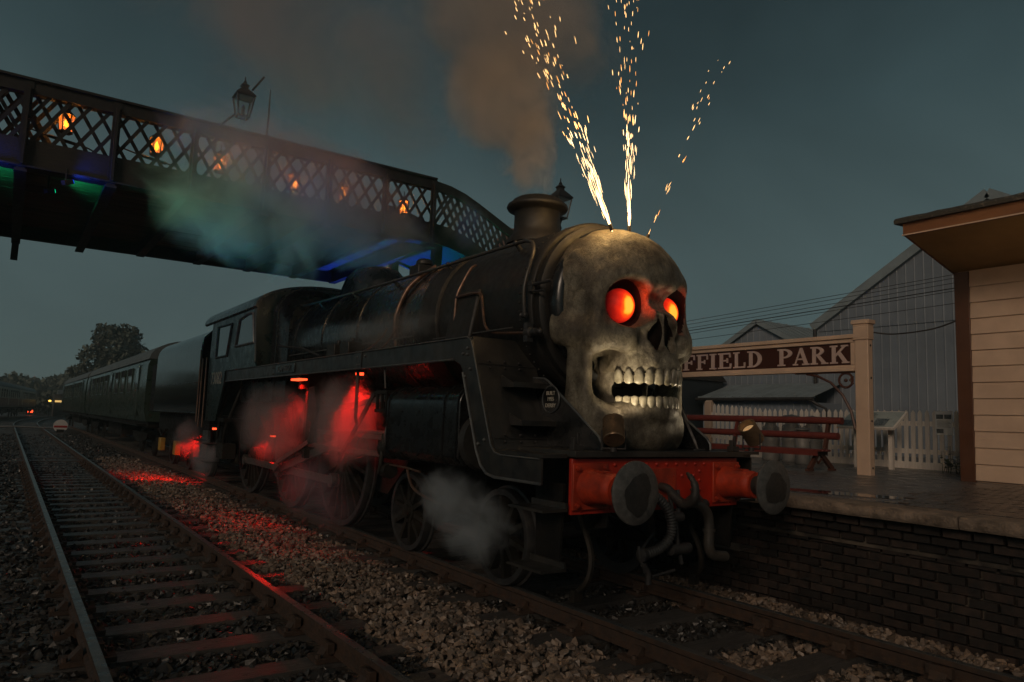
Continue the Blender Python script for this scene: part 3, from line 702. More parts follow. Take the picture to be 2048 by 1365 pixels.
# ------------------------------------------------------------------ sheds behind the platform
def ribbed(b, y0, y1, zfun0, zfun1, x, step=.20, rib=.014):
    y = y0
    while y < y1-1e-3:
        e = min(y+step, y1)
        b.add([(x, y, zfun0(y)), (x, e-.05, zfun0(e-.05)), (x, e-.05, zfun1(e-.05)), (x, y, zfun1(y))], [(0,3,2,1)])
        b.add([(x, e-.05, zfun0(e)), (x-rib, e-.035, zfun0(e)), (x-rib, e-.012, zfun0(e)), (x, e, zfun0(e)), (x, e-.05, zfun1(e-.05)), (x-rib, e-.035, zfun1(e-.035)), (x-rib, e-.012, zfun1(e-.012)), (x, e, zfun1(e))], [(0,1,5,4)[::-1], (1,2,6,5)[::-1], (2,3,7,6)[::-1]])
        y = e
def big_shed():
    t = thing('shed', 'large grey corrugated shed with a tall gable behind the platform', 'shed', (16, 4, .9))
    gy, gz, ez, hw = 4.05, 7.95, 4.86, 5.0
    top = lambda y: gz - abs(y-gy)*(gz-ez)/hw
    seam = 4.70
    yy = gy-hw
    k = 0
    while yy < gy+hw-.01:
        e = min(yy+.5, gy+hw)
        b = MB(); ribbed(b, yy, e, lambda y: seam-.03, lambda y: max(seam, top(y)-.02), 16.0, .25); b.build('cladding_panel', clad, t)
        b = MB(); ribbed(b, yy, e, lambda y: .7, lambda y: seam, 16.03, .25); b.build('cladding_panel', clad, t)
        yy = e
    b = MB()
    for s in (-1, 1):
        b.bar((15.93, gy, gz+.02), (15.93, gy+s*(hw+.12), ez-.06), .14, .26, (0, 0, 1))
    b.build('barge_board', shedroof, t)
    b = MB(); b.prism([(gy, gz), (gy+hw+.15, ez-.08), (gy+hw+.15, ez), (gy, gz+.1), (gy-hw-.15, ez), (gy-hw-.15, ez-.08)], 'X', 16.05, 46); b.build('roof', shedroof, t)
    b = MB(); b.box((16.1, gy-hw, .7), (46, gy+hw-.02, ez-.1)); b.build('wall', clad, t)
    b = MB(); b.tube([(15.9, gy+hw+.02, ez-.12), (15.9, gy+hw+.02, .9)], .06, 8); b.build('downpipe', iron, t)
    return t
big_shed()
def small_shed():
    t = thing('shed', 'small grey gabled shed seen over the station name board', 'shed', (16.6, 11, .9))
    gy, gz, ez, hw = 11.3, 5.20, 3.95, 2.25
    top = lambda y: gz - abs(y-gy)*(gz-ez)/hw
    yy = gy-hw
    while yy < gy+hw-.01:
        e = min(yy+.5, gy+hw); b = MB(); ribbed(b, yy, e, lambda y: .7, lambda y: top(y)-.02, 16.1, .25); b.build('cladding_panel', clad, t); yy = e
    b = MB(); b.prism([(gy, gz), (gy+hw+.3, ez-.16), (gy+hw+.3, ez-.09), (gy, gz+.08), (gy-hw-.3, ez-.09), (gy-hw-.3, ez-.16)], 'X', 16.0, 27); b.build('roof', shedroof, t)
    b = MB()
    for x in [16.3+.45*i for i in range(24)]:
        b.bar((x, gy, gz+.09), (x, gy-hw-.3, ez-.08), .05, .03)
    b.build('roof_rib', shedroof, t)
    b = MB()
    for s in (-1, 1): b.bar((15.97, gy, gz+.02), (15.97, gy+s*(hw+.3), ez-.14), .06, .16)
    b.build('barge_board', shedroof, t)
    return t
small_shed()
def lean_to():
    t = thing('shed', 'low lean-to with ribbed roof against the large shed, below the name board', 'shed', (14.4, 10, .9))
    y0, y1 = 8.2, 12.35
    b = MB(); ribbed(b, y0, y1, lambda y: .8, lambda y: 2.42, 14.5, .25); b.build('wall', clad, t)
    b = MB(); b.box((14.52, y0, .8), (15.9, y1, 2.38)); b.build('side_wall', clad, t)
    yy = y0
    while yy < y1:
        b = MB(); b.prism([(14.28, 2.50), (15.95, 3.02), (15.95, 3.05), (14.28, 2.535)], 'Y', yy+.005, yy+.27); b.box((14.30, yy+.25, 2.53), (14.9, yy+.29, 2.58)); b.build('roof_sheet', shedroof, t); yy += .28
    b = MB(); b.tube([(14.25, y0-.1, 2.47), (14.25, y1+.1, 2.47)], .055, 8); b.build('gutter', iron, t)
    b = MB(); b.tube([(14.25, y0, 2.44), (14.30, y0-.2, 2.30), (14.45, y0-.35, 2.20), (14.45, y0-.35, .92)], .045, 8); b.build('downpipe', iron, t)
lean_to()
def dark_van():
    t = thing('goods_van', 'dark goods van standing in the gap left of the grey sheds', 'goods van', (13, 14.5, .9))
    b = MB(); b.prism([(12.65, 1.25), (18.2, 1.25), (18.2, 3.15), (12.65, 3.15)], 'X', 13.4, 15.9); b.build('body', mat('dark_van_paint', (.018, .024, .030), (.026, .034, .040), 2, .35, .55), t, .02)
    b = MB(); b.prism([(13.3, 3.15), (13.5, 3.32), (14.2, 3.45), (15.1, 3.45), (15.8, 3.32), (16.0, 3.15)], 'Y', 12.55, 18.3); b.build('roof', iron, t)
    b = MB()
    for i in range(9): b.box((13.375, 12.75+.6*i, 1.3), (13.398, 12.80+.6*i, 3.1))
    b.build('ribs', iron, t)
    b = MB(); b.tube([(13.37, 14.0+.13*math.cos(a), 2.0+.13*math.sin(a)) for a in [2*math.pi*i/16 for i in range(16)]], .014, 5, closed=True); b.box((13.36, 13.96, 1.93), (13.385, 14.04, 2.07)); b.build('roundel', discw, t)
    for y in (13.6, 17.2):
        b = MB(); b.lathe([(.45, 13.5), (.45, 13.62)], (0, y, 1.10), 'X', 16); b.build('wheel', under, t)
dark_van()
def wires():
    for i, (za, zb) in enumerate(((5.24, 5.59), (5.12, 5.50), (4.99, 5.38), (4.90, 5.25), (4.80, 5.18), (4.58, 4.87))):
        pts = [(14, 30-36*q/20, za+(zb-za)*((12.49-(30-36*q/20))/8.43) - .0 + .10*(1-((q-10)/10)**2)*-1) for q in range(21)]
        b = MB(); b.tube(pts, .013 if i == 3 else .008, 5); o = b.build('overhead_wire', iron)
        tag(o, ['highest', 'second highest', 'third highest', 'thickest', 'second lowest', 'lowest'][i] + ' of the six overhead wires crossing before the shed gable', 'wire', 'overhead wires before the sheds')
    b = MB(); b.tube(bez([(6.29, 2.07, 3.17), (6.42, 1.75, 3.12), (6.50, 1.22, 3.16), (6.56, .87, 3.27)]), .012, 6)
    tag(b.build('cable', iron), 'slack black cable looped from sign post to building corner', 'cable')
wires()

# ------------------------------------------------------------------ footbridge
ZB, ZD, ZL, ZT = 4.90, 5.29, 5.95, 6.13       # girder bottom, beam top, lattice top, chord top
BY, BF = 8.0, 13.2
def clipbar(b, y, x, up, z0, z1, w, th, sl):
    """flat lattice bar between z0 and z1"""
    dx = (z1-z0)*sl*(1 if up else -1); hw = w/2*1.18
    b.prism([(x-hw, z0), (x+hw, z0), (x+dx+hw, z1), (x+dx-hw, z1)], 'Y', y, y+th)
def footbridge():
    t = thing('footbridge', 'dark iron lattice footbridge crossing above the tracks and carriages', 'footbridge', (-2, 8, 5))
    x0, x1 = -7.6, 1.55
    b = MB(); b.box((x0, BY-.03, ZB), (x1, BY+.06, ZD)); b.build('side_beam', brtimber, t)
    b = MB(); b.box((x0, BY-.06, ZL), (x1, BY+.09, ZT)); b.box((x0, BY-.10, ZT), (x1, BY+.13, ZT+.035)); b.build('top_chord', briron, t)
    b = MB(); b.box((x0, BF-.05, ZB-.05), (x1, BF+.06, ZD)); b.box((x0, BF-.05, ZL), (x1, BF+.08, ZT)); b.build('far_girder', briron, t)
    x = x0
    while x < x1-.1:
        for up in (True, False):
            b = MB(); clipbar(b, BY+(-.026 if up else .045), x if up else x+.44, up, ZD-.22, ZL+.05, .052, .012, .62); b.build('lattice_bar', briron, t)
        x += .255
    b = MB(); x = x0                                    # closer second lattice in the first bay
    while x < -4.85:
        for up in (True, False): clipbar(b, BY+(.35 if up else .37), x if up else x+.44, up, ZD-.1, ZL+.3, .06, .012, .62)
        x += .2
    b.box((x0, BY+.33, ZL+.2), (-4.85, BY+.4, ZL+.3)); b.build('landing_lattice', briron, t)
    b = MB(); x = x0
    while x < x1-.3:
        for up in (True, False): clipbar(b, BF+(0 if up else .02), x if up else x+.44, up, ZD, ZL, .05, .012, .62)
        x += .25
    stuff(b.build('far_lattice', briron, t))
    for x in (-7.25, -6.12, -5.01, -3.90, -2.80, -1.66, -.58, .50, 1.50):
        b = MB(); b.box((x-.055, BY-.075, ZB-.06), (x+.055, BY-.031, ZT)); b.box((x-.02, BY-.13, ZB), (x+.02, BY-.076, ZT-.1)); b.build('post', briron, t)
        b = MB(); b.box((x-.075, BY-.10, ZB-.10), (x+.075, BF+(.35 if x < -3 else -.1), ZB-.062)); b.box((x-.02, BY-.05, ZB-.061), (x+.02, BF-.1, ZB+.20)); b.build('cross_beam', briron, t)
        if x == -5.01:
            b = MB(); b.box((x-.06, BF+.1, ZB-.45), (x+.06, BF+.3, ZB-.101)); b.build('hanger', briron, t)
        b = MB()
        for k in range(6): b.ball((x+.045, BY-.078, ZB+.1+.2*k), .014, 6, 4)
        stuff(b.build('rivets', briron, t))
    y = BY+.07
    while y < BF-.1:
        b = MB(); z = 5.11+random.uniform(-.006, .006); b.box((x0, y, z), (x1+.2, y+.205, z+.05)); b.build('deck_plank', britim2, t); y += .215
    # flange along the bottom of the near girder
    b = MB(); b.box((x0, BY-.10, ZB-.025), (x1, BY+.16, ZB-.001))
    for i in range(90): b.ball((x0+.1*i+.05, BY-.06, ZB-.026), (.012, .012, .01), 6, 4)
    b.build('flange', briron, t)
    return t
footbridge()
def stairs():
    t = thing('bridge_stairs', 'lattice sided stair flight coming down from the footbridge behind the engine chimney', 'stairs', (3, 8.5, 4.5))
    sl = -.50
    def zz(x, z):
        u = max(0, x-1.50); return z - (.23*u*u if u < 1 else .23+.46*(u-1))
    for y in (BY+.0, BY+2.1):
        b = MB(); xa, xb = 1.56, 4.9
        for z0, z1 in ((ZB, ZD), (ZL, ZT)):
            for q in range(10):
                xq, xr = xa+(xb-xa)*q/10, xa+(xb-xa)*(q+1)/10; b.prism([(xq, zz(xq, z0)), (xr, zz(xr, z0)), (xr, zz(xr, z1)), (xq, zz(xq, z1))], 'Y', y-.03, y+.05)
        b.build('string_beam', briron, t)
        b = MB(); x = xa
        while x < xb-.25:
            for up in (True, False):
                d = .40*(1 if up else -1); xs = x if up else x+.4; hw = .036
                b.prism([(xs-hw, zz(xs, ZD-.02)), (xs+hw, zz(xs, ZD-.02)), (xs+d+hw, zz(xs+d, ZL+.02)), (xs+d-hw, zz(xs+d, ZL+.02))], 'Y', y+(.0 if up else .014), y+(.012 if up else .026))
            x += .16
        stuff(b.build('lattice_bars', briron, t))
    for i in range(13):
        b = MB(); x = 1.6+.26*i; z = zz(x, 5.12); b.box((x, BY+.05, z), (x+.28, BY+2.1, z+.04)); b.build('tread', britim2, t)
    b = MB(); xs = [1.56+.334*q for q in range(11)]
    b.prism([(x, zz(x, 4.95)) for x in xs] + [(x, zz(x, 4.99)) for x in reversed(xs)], 'Y', BY+.052, BY+2.1); b.build('underside', brtimber, t)
    for x in (1.7, 4.8):
        for y in (BY+.1, BY+2.0):
            b = MB(); b.box((x-.08, y-.08, .92), (x+.08, y+.08, zz(x, 4.95))); b.build('column', briron, t)
    return t
stairs()

flame = emit('flame_glow', (1.0, .29, .02), 5)
glass_amber = mat('amber_glass', (.30, .12, .03), None, 3, .08, spec=.6); 
def amber():
    m = MATS['amber_glass']; b = m.node_tree.nodes['Principled BSDF']; b.inputs['Alpha'].default_value = .36; b.inputs['Emission Color'].default_value = (1, .24, .02, 1); b.inputs['Emission Strength'].default_value = .42
    m2 = mat('lamp_glass', (.22, .26, .27), None, 3, .06, spec=.8); m2.node_tree.nodes['Principled BSDF'].inputs['Alpha'].default_value = .30
amber()
def lantern(x, y, z, label, s=1.0, e=40):
    t = thing('lantern', label, 'lantern', (x, y, z), 'orange lanterns along the footbridge')
    b = MB(); b.lathe([(.085*s, -.14*s), (.105*s, .10*s)], (x, y, z), 'Z', 6); b.build('glass', MATS['amber_glass'], t)
    b = MB()
    for k in range(6):
        a = math.pi/3*k; b.bar((x+.087*s*math.cos(a), y+.087*s*math.sin(a), z-.15*s), (x+.107*s*math.cos(a), y+.107*s*math.sin(a), z+.10*s), .012*s, .012*s)
    b.lathe([(.0, -.17*s), (.095*s, -.17*s), (.095*s, -.141*s), (0, -.1405*s)], (x, y, z), 'Z', 6); b.lathe([(.12*s, .101*s), (.05*s, .17*s), (.03*s, .20*s), (0, .21*s)], (x, y, z), 'Z', 6)
    b.build('frame', iron, t)
    b = MB(); b.tube([(x, y, z+.2*s), (x, y, z+.30*s)], .008, 5); b.build('hook', iron, t)
    b = MB(); b.lathe([(0, -.09*s), (.026*s, -.06*s), (.033*s, -.02*s), (.022*s, .03*s), (.006*s, .07*s), (0, .08*s)], (x, y, z), 'Z', 8); b.build('flame', flame, t)
    light('POINT', (x, y-.0, z), e, (1, .36, .06), .04, name='lantern_light', parent=t)
for (x, z, lab) in ((-4.52, 5.74, 'orange lantern hanging leftmost on the bridge lattice, clear of the smoke'), (-3.30, 5.69, 'orange lantern in the second bay, above a strung lead'), (-2.34, 5.64, 'brightest orange lantern glowing below the arm lamp in purple-tinted smoke'), (-1.11, 5.59, 'orange lantern half veiled by smoke, fourth along the lattice'), (-.19, 5.56, 'dim orange lantern deep in smoke, fifth along the lattice'), (1.01, 5.56, 'orange lantern at the head of the lattice stairs')):
    lantern(x, 8.22, z, lab)
def lead():
    b = MB()
    for x in (-4.95, -3.75):
        b.tube(bez([(x, 8.2, 5.52), (x+.25, 8.2, 5.47), (x+.5, 8.2, 5.44), (x+.75, 8.2, 5.40), (x+.95, 8.2, 5.28)]), .012, 5); b.tube([(x+.22, 8.2, 5.475), (x+.6, 8.2, 5.425)], .025, 6)
    tag(b.build('lantern_lead', iron), 'black lead strung through the bridge lattice under the lanterns', 'cable')
lead()
def lamp_head(t, x, y, z, s, m_glass):
    b = MB(); b.lathe([(.13*s, -.24*s), (.21*s, .12*s)], (x, y, z), 'Z', 4, False, math.pi/4); b.build('glass', m_glass, t)
    b = MB()
    for k in range(4):
        a = math.pi/4+math.pi/2*k; b.bar((x+.133*s*math.cos(a), y+.133*s*math.sin(a), z-.25*s), (x+.214*s*math.cos(a), y+.214*s*math.sin(a), z+.12*s), .022*s, .022*s)
    for r, h in ((.135*s, -.245*s), (.215*s, .12*s)):
        q = [(x+r*math.cos(math.pi/4+math.pi/2*k), y+r*math.sin(math.pi/4+math.pi/2*k), z+h) for k in range(4)]
        for k in range(4): b.bar(q[k], q[(k+1) % 4], .022*s, .022*s)
    b.build('frame', iron, t)
    b = MB(); b.lathe([(.245*s, .125*s), (.235*s, .15*s), (.09*s, .27*s), (.075*s, .28*s), (.075*s, .32*s), (.10*s, .335*s), (.06*s, .37*s), (.03*s, .39*s), (.035*s, .41*s), (.012*s, .44*s), (.010*s, .50*s), (0, .51*s)], (x, y, z), 'Z', 4, False, math.pi/4); b.build('cap', iron, t)
    b = MB(); b.lathe([(.03*s, -.23*s), (.03*s, -.05*s), (.015*s, -.02*s)], (x, y, z), 'Z', 8); b.build('burner', iron, t)
def arm_lamp():
    t = thing('bridge_lamp', 'unlit square glass lamp on a bent arm above the bridge rail', 'lamp', (-2.4, 8, 6.1))
    lamp_head(t, -2.11, 7.95, 6.62, .92, MATS['lamp_glass'])
    b = MB(); b.tube(bez([(-2.47, 8.1, 5.75), (-2.45, 8.06, 6.12), (-2.38, 8.0, 6.24), (-2.24, 7.96, 6.40)]), .018, 8); b.tube([(-2.13, 7.95, 6.40), (-2.13, 7.95, 6.27)], .007, 5); b.tube([(-2.08, 7.95, 6.40), (-2.08, 7.95, 6.28)], .007, 5); b.build('arm', iron, t)
arm_lamp()
def station_lamp():
    t = thing('street_lamp', 'tall station lamp with glass lantern top behind the engine chimney', 'lamp', (5.43, 9, .92))
    lamp_head(t, 5.43, 9, 6.66, 1.3, MATS['lamp_glass'])
    b = MB(); b.lathe([(.12, .92), (.12, 1.3), (.07, 1.4), (.055, 3.2), (.07, 3.25), (.04, 3.4), (.035, 6.05), (.06, 6.1), (.03, 6.2), (.09, 6.34)], (5.43, 9, 0), 'Z', 12); b.build('post', iron, t)
    b = MB(); b.tube([(5.43, 9, 6.0), (5.72, 8.8, 6.02), (5.75, 8.78, 6.1)], .012, 5); b.build('ladder_bar', iron, t)
    b = MB(); b.ball((5.43, 9, 6.58), .03, 8, 6); b.build('flame', emit('small_flame', (1, .5, .08), 4), t)
station_lamp()
b = MB(); b.tube([(-1.62, 8.3, 6.1), (-1.60, 8.3, 6.6), (-1.60, 8.3, 7.15)], [.022, .018, .006], 6)
tag(b.build('mast', iron), 'thin dark mast standing up from the bridge into the smoke', 'mast')
b = MB(); b.bar((-1.98, 7.96, 6.9), (-1.80, 8.0, 7.20), .03, .03)
tag(b.build('stay_rod', iron), 'short dark rod slanting up beside the arm lamp', 'rod')
def chimney_house():
    t = thing('house', 'brick house behind the engine, only its chimney stack showing', 'house', (16, 26, .9))
    b = MB(); b.box((13.0, 24, .9), (19, 30, 7.2)); b.build('wall', brickch, t)
    b = MB(); b.prism([(12.7, 7.2), (19.3, 7.2), (16, 9.4)], 'Y', 23.7, 30.3); b.build('roof', shedroof, t)
    b = MB(); b.box((14.45, 24.7, 7.5), (15.55, 25.5, 10.35)); b.box((14.38, 24.62, 10.35), (15.62, 25.58, 10.50)); b.build('chimney', brickch, t)
    for x in (14.72, 15.25):
        b = MB(); b.lathe([(.20, 10.5), (.17, 10.95), (.20, 10.98), (.19, 11.08)], (x, 25.1, 0), 'Z', 12); b.build('chimney_pot', brickch, t)
chimney_house()

# ================================================================== THE STEAM ENGINE
LOCO = thing('steam_locomotive', 'black steam engine with red buffer beam wearing a giant skull on its front', 'steam engine', (0, 6, 0))
def wheel(parent, x, y, r, spokes, side, bw=None, rimw=.07, crank=None, offs=0.):
    """spoked wheel; side -1 = outer face towards -x"""
    w = D.objects.new('wheel', None); C.objects.link(w); w.parent = parent; w.location = Vector((x, y, r)) - wloc(parent)
    xo = x + side*.065; xi = x - side*.065
    b = MB(); b.lathe([(r-.005, xo), (r, xo-side*.01), (r+.002, xi+side*.04), (r+.028, xi+side*.03), (r+.028, xi), (r-rimw-.02, xi), (r-rimw, xo), (r-.005, xo)], (0, y, r), 'X', 48, caps=False); b.build('tyre', darksteel, w)
    b = MB()
    for k in range(spokes):
        a = 2*math.pi*k/spokes+offs; c, s = math.cos(a), math.sin(a)
        p = [(q, rr) for q, rr in ((.032, .09), (.022, r-rimw-.01))]
        v = []
        for hw, rad in p:
            for t, xx in ((-1, xo-side*.015), (1, xo-side*.015), (1, xi+side*.03), (-1, xi+side*.03)):
                v.append((xx, y+c*rad-s*hw*t, r+s*rad+c*hw*t))
        b.add(v, [(0,1,5,4), (1,2,6,5), (2,3,7,6), (3,0,4,7)])
    b.build('spokes', grime, w)
    b = MB(); b.lathe([(0, xo+side*.035), (.075, xo+side*.03), (.085, xo), (.13, xo-side*.005), (.14, xi), (0, xi)], (0, y, r), 'X', 20); b.build('hub', grime, w)
    if bw is not None:
        R = r-rimw-.004; pts = [(y+R*math.cos(bw+t), r+R*math.sin(bw+t)) for t in [(-.75+1.5*i/14) for i in range(15)]]
        b = MB(); b.prism(pts, 'X', xo-side*.01, xi+side*.02); b.build('balance_weight', grime, w)
    if crank is not None:
        b = MB(); cy_, cz = y+.36*math.cos(crank), r+.36*math.sin(crank)
        b.lathe([(0, xo+side*.11), (.055, xo+side*.11), (.055, xo), (.10, xo), (.10, xo-side*.04), (0, xo-side*.04)], (0, cy_, cz), 'X', 14); b.build('crank_pin', steel, w)
    return w
BOG = (1.88, 3.86); DRV = (6.00, 8.20, 10.65); RD = .94; CR = math.radians(-62)
for sd in (-1, 1):
    for y in BOG: wheel(LOCO, sd*.77, y, .457, 10, sd, rimw=.06, offs=.2)
    for i, y in enumerate(DRV): wheel(LOCO, sd*.77, y, RD, 19, sd, bw=CR+math.pi + (0 if i != 1 else .1), rimw=.075, crank=CR)
# frames and stretchers between the wheels
for sd in (-1, 1):
    b = MB(); b.prism([(.62, .70), (1.0, .62), (1.35, 1.0), (4.3, 1.02), (4.9, .55), (11.6, .5), (12.4, .7), (12.4, 1.42), (1.3, 1.42), (.62, 1.25)], 'X', sd*.58, sd*.61); b.build('main_frame', under, LOCO)
for q in (((-.57, 2.6, .55), (.57, 3.2, 1.2)), ((-.57, 7, .7), (.57, 7.2, 1.3)), ((-.57, 1.0, .9), (.57, 1.1, 1.28)), ((-.5, 8.6, .62), (.5, 11.5, 1.4))):
    b = MB(); b.box(*q); b.build('frame_stretcher', under, LOCO)
for y in BOG + DRV:
    b = MB(); b.tube([(-.72, y, .457 if y < 5 else RD), (.72, y, .457 if y < 5 else RD)], .085, 10); b.build('axle', darksteel, LOCO)
b = MB()
for sd in (-1, 1): b.prism([(1.2, .42), (1.55, .36), (2.3, .36), (2.87, .55), (3.4, .36), (4.2, .36), (4.5, .5), (3.6, .66), (2.87, .72), (2.2, .66)], 'X', sd*.60, sd*.66)
b.build('bogie_frame', under, LOCO)

# buffer beam
b = MB(); b.box((-1.05, .56, .832), (1.05, .60, 1.286)); b.build('buffer_beam', red, LOCO, .006)
b = MB()
RV = [(-.96+.127*i, 1.235) for i in range(16) if abs(-.96+.127*i) > .0] + [(x, z) for x in (.26, .42) for z in (1.13,)] + [(.50, 1.17-.085*i) for i in range(4)] + [(-.5, 1.17-.085*i) for i in range(4)] + [(-.28, 1.13), (-.40, 1.13), (.14, 1.13)] + [(x, .87) for x in (-.95, -.62, -.45, .62, .95)]
for x, z in RV:
    b.lathe([(.018, .5605), (.017, .552), (.010, .545), (0, .543)], (x, 0, z), 'Y', 8)
stuff(b.build('rivets', red, LOCO))
b = MB(); b.box((-.17, .545, .86), (.17, .5595, 1.20)); b.build('hook_plate', redw, LOCO, .004)
for sd in (-1, 1):
    x = sd*.864
    bf = thing('buffer', None, None); bf.pop('label', None); bf.parent = LOCO; bf.location = Vector((x, .56, 1.06)) - wloc(LOCO)
    b = MB(); b.box((x-.19, .535, .87), (x+.19, .559, 1.25)); b.build('base_flange', redw, bf, .006)
    b = MB(); b.lathe([(.155, .535), (.150, .50), (.138, .46), (.128, .30), (.128, .235), (.118, .225), (.118, .20)], (x, 0, 1.06), 'Y', 28); b.box((x-.05, .32, 1.185), (x+.05, .44, 1.197)); b.build('housing', redw, bf)
    b = MB(); b.lathe([(.086, .20), (.086, .05)], (x, 0, 1.06), 'Y', 20); b.build('ram', greasy, bf)
    b = MB(); b.lathe([(.0, .055), (.10, .05), (.235, .032), (.245, .022), (.245, .010), (.235, .003), (.15, -.010), (0, -.016)], (x, 0, 1.06), 'Y', 40); b.build('buffer_head', bufface, bf)
    b = MB(); n = 30; r0 = random.Random(3+sd); ph = r0.uniform(0, 6)
    vs = [(x, -.0215, 1.06-.01)] ; fs = []
    for rr_, yy in ((.07, -.0195), (.14, -.0140)):
        for k in range(n):
            a = 2*math.pi*k/n; q = rr_*(1+(.10*math.sin(2*a+ph)+.08*math.sin(3*a+ph*2)+.04*math.sin(7*a))*(rr_ > .1)); vs.append((x+q*math.cos(a), yy, 1.06-.01+q*1.08*math.sin(a)))
    fs += [(0, 1+(k+1) % n, 1+k) for k in range(n)] + [(1+k, 1+(k+1) % n, 1+n+(k+1) % n, 1+n+k) for k in range(n)]
    b.add(vs, fs); b.build('grease_patch', greasy, bf)
    b = MB()
    for sx in (-.15, .15):
        for sz in (-.15, .15): b.lathe([(.024, .5345), (.024, .515), (.013, .514), (.013, .50)], (x+sx, 0, 1.06+sz), 'Y', 6)
    stuff(b.build('bolts', redw, bf))
# coupling hook, screw link, hoses and pipes
hk = [(-.03, .56, 1.04), (-.03, .46, 1.03), (-.03, .37, .96), (-.03, .27, .915), (-.03, .175, .955), (-.03, .145, 1.05), (-.03, .18, 1.13), (-.03, .245, 1.185)]
b = MB(); b.tube(bez(hk, 5), [.036]*8 + [.042]*10 + [.040]*6 + [.034]*5 + [.026]*4 + [.016]*2 + [.006], 10); b.build('coupling_hook', iron, LOCO)
b = MB(); b.tube([(-.05, .42, 1.02), (-.05, .40, .88), (-.03, .40, .80)], .022, 6); b.tube([(.05, .42, 1.02), (.05, .40, .88), (.03, .40, .80)], .022, 6); b.lathe([(0, -.09), (.045, -.08), (.05, 0), (.045, .08), (0, .09)], (0, .40, .79), 'X', 12); b.tube([(0, .40, .79), (.03, .40, .60), (.06, .41, .50)], [.022, .02, .024], 8); b.lathe([(0, -.11), (.05, -.1), (.05, .1), (0, .11)], (.06, .41, .51), 'X', 10); b.tube([(.07, .41, .50), (.10, .41, .38)], .02, 6); b.ball((.18, .41, .51), (.05, .04, .05), 8, 6)
b.build('screw_coupling', darksteel, LOCO)
def ribbed_hose(pts, r, pitch):
    P = bez(pts, 10); out = []; rs = []; acc = 0
    Q = [P[0]]; 
    tot = sum((P[i+1]-P[i]).length for i in range(len(P)-1)); m = int(tot/pitch*4); 
    for k in range(m+1):
        s = tot*k/m; i = 0
        while i < len(P)-2 and s > (P[i+1]-P[i]).length: s -= (P[i+1]-P[i]).length; i += 1
        d = (P[i+1]-P[i]); out.append(P[i]+d*min(1, s/max(d.length, 1e-6))); rs.append(r*(1.0 if k % 4 in (0, 1) else .84))
    b = MB(); b.tube(out, rs, 12); return b
ribbed_hose([(-.34, .53, 1.02), (-.27, .44, 1.0), (-.15, .38, .90), (-.09, .36, .76), (-.10, .37, .62), (-.20, .40, .53), (-.36, .42, .49)], .045, .026).build('vacuum_hose', rubber, LOCO)
b = MB(); b.lathe([(.03, -.40), (.06, -.39), (.06, -.36), (.035, -.35)], (0, .42, .49), 'X', 12); b.tube([(-.40, .44, .56), (-.40, .42, .46), (-.36, .42, .40), (-.34, .42, .34)], .014, 6); b.tube([(-.39, .42, .53), (-.20, .46, .66)], .012, 6); b.tube([(-.36, .42, .41), (-.30, .42, .33), (-.30, .42, .24)], .028, 8); b.tube([(-.26, .42, .30), (.02, .42, .33)], .014, 6); b.build('hose_coupling', darksteel, LOCO)
b = MB(); b.tube(bez([(.20, .50, .87), (.29, .44, .90), (.38, .41, .85), (.44, .40, .76), (.45, .40, .62), (.45, .40, .50), (.50, .40, .43), (.60, .40, .41), (.68, .40, .40)], 5), .048, 10); b.lathe([(.06, .66), (.06, .64)], (.45, .40, 0), 'Z', 12); b.tube([(.36, .52, 1.02), (.38, .47, .94), (.42, .42, .86)], .03, 8); b.build('steam_heat_pipe', pipeblk, LOCO)
b = MB(); b.ball((.30, .45, .91), (.085, .07, .06), 10, 6); b.ball((.40, .42, .88), (.06, .05, .05), 10, 6); b.build('pipe_valve', iron, LOCO)
for sd in (-1, 1):
    b = MB(); b.tube(bez([(sd*.66, 1.0, .95), (sd*.66, .86, .70), (sd*.68, .72, .45), (sd*.72, .72, .25), (sd*.745, .84, .13)]), .028, 6); b.box((sd*.70, .80, .06), (sd*.79, .86, .16)); b.build('guard_iron', grime, LOCO)
    # footsteps hanging below the running plate
    b = MB(); b.prism([(.62, 1.08), (1.0, 1.08), (.97, .42), (.66, .42)], 'X', sd*1.06, sd*1.085); b.build('step_hanger', under, LOCO)
    for z in (.86, .39):
        b = MB(); b.prism([(.56, z), (1.02, z), (1.05, z+.01), (1.02, z+.022), (.56, z+.022)], 'X', sd*1.087, sd*1.34); b.box((min(sd*1.087, sd*1.11), .56, z+.022), (max(sd*1.087, sd*1.11), 1.02, z+.07)); b.build('footstep', valance, LOCO)

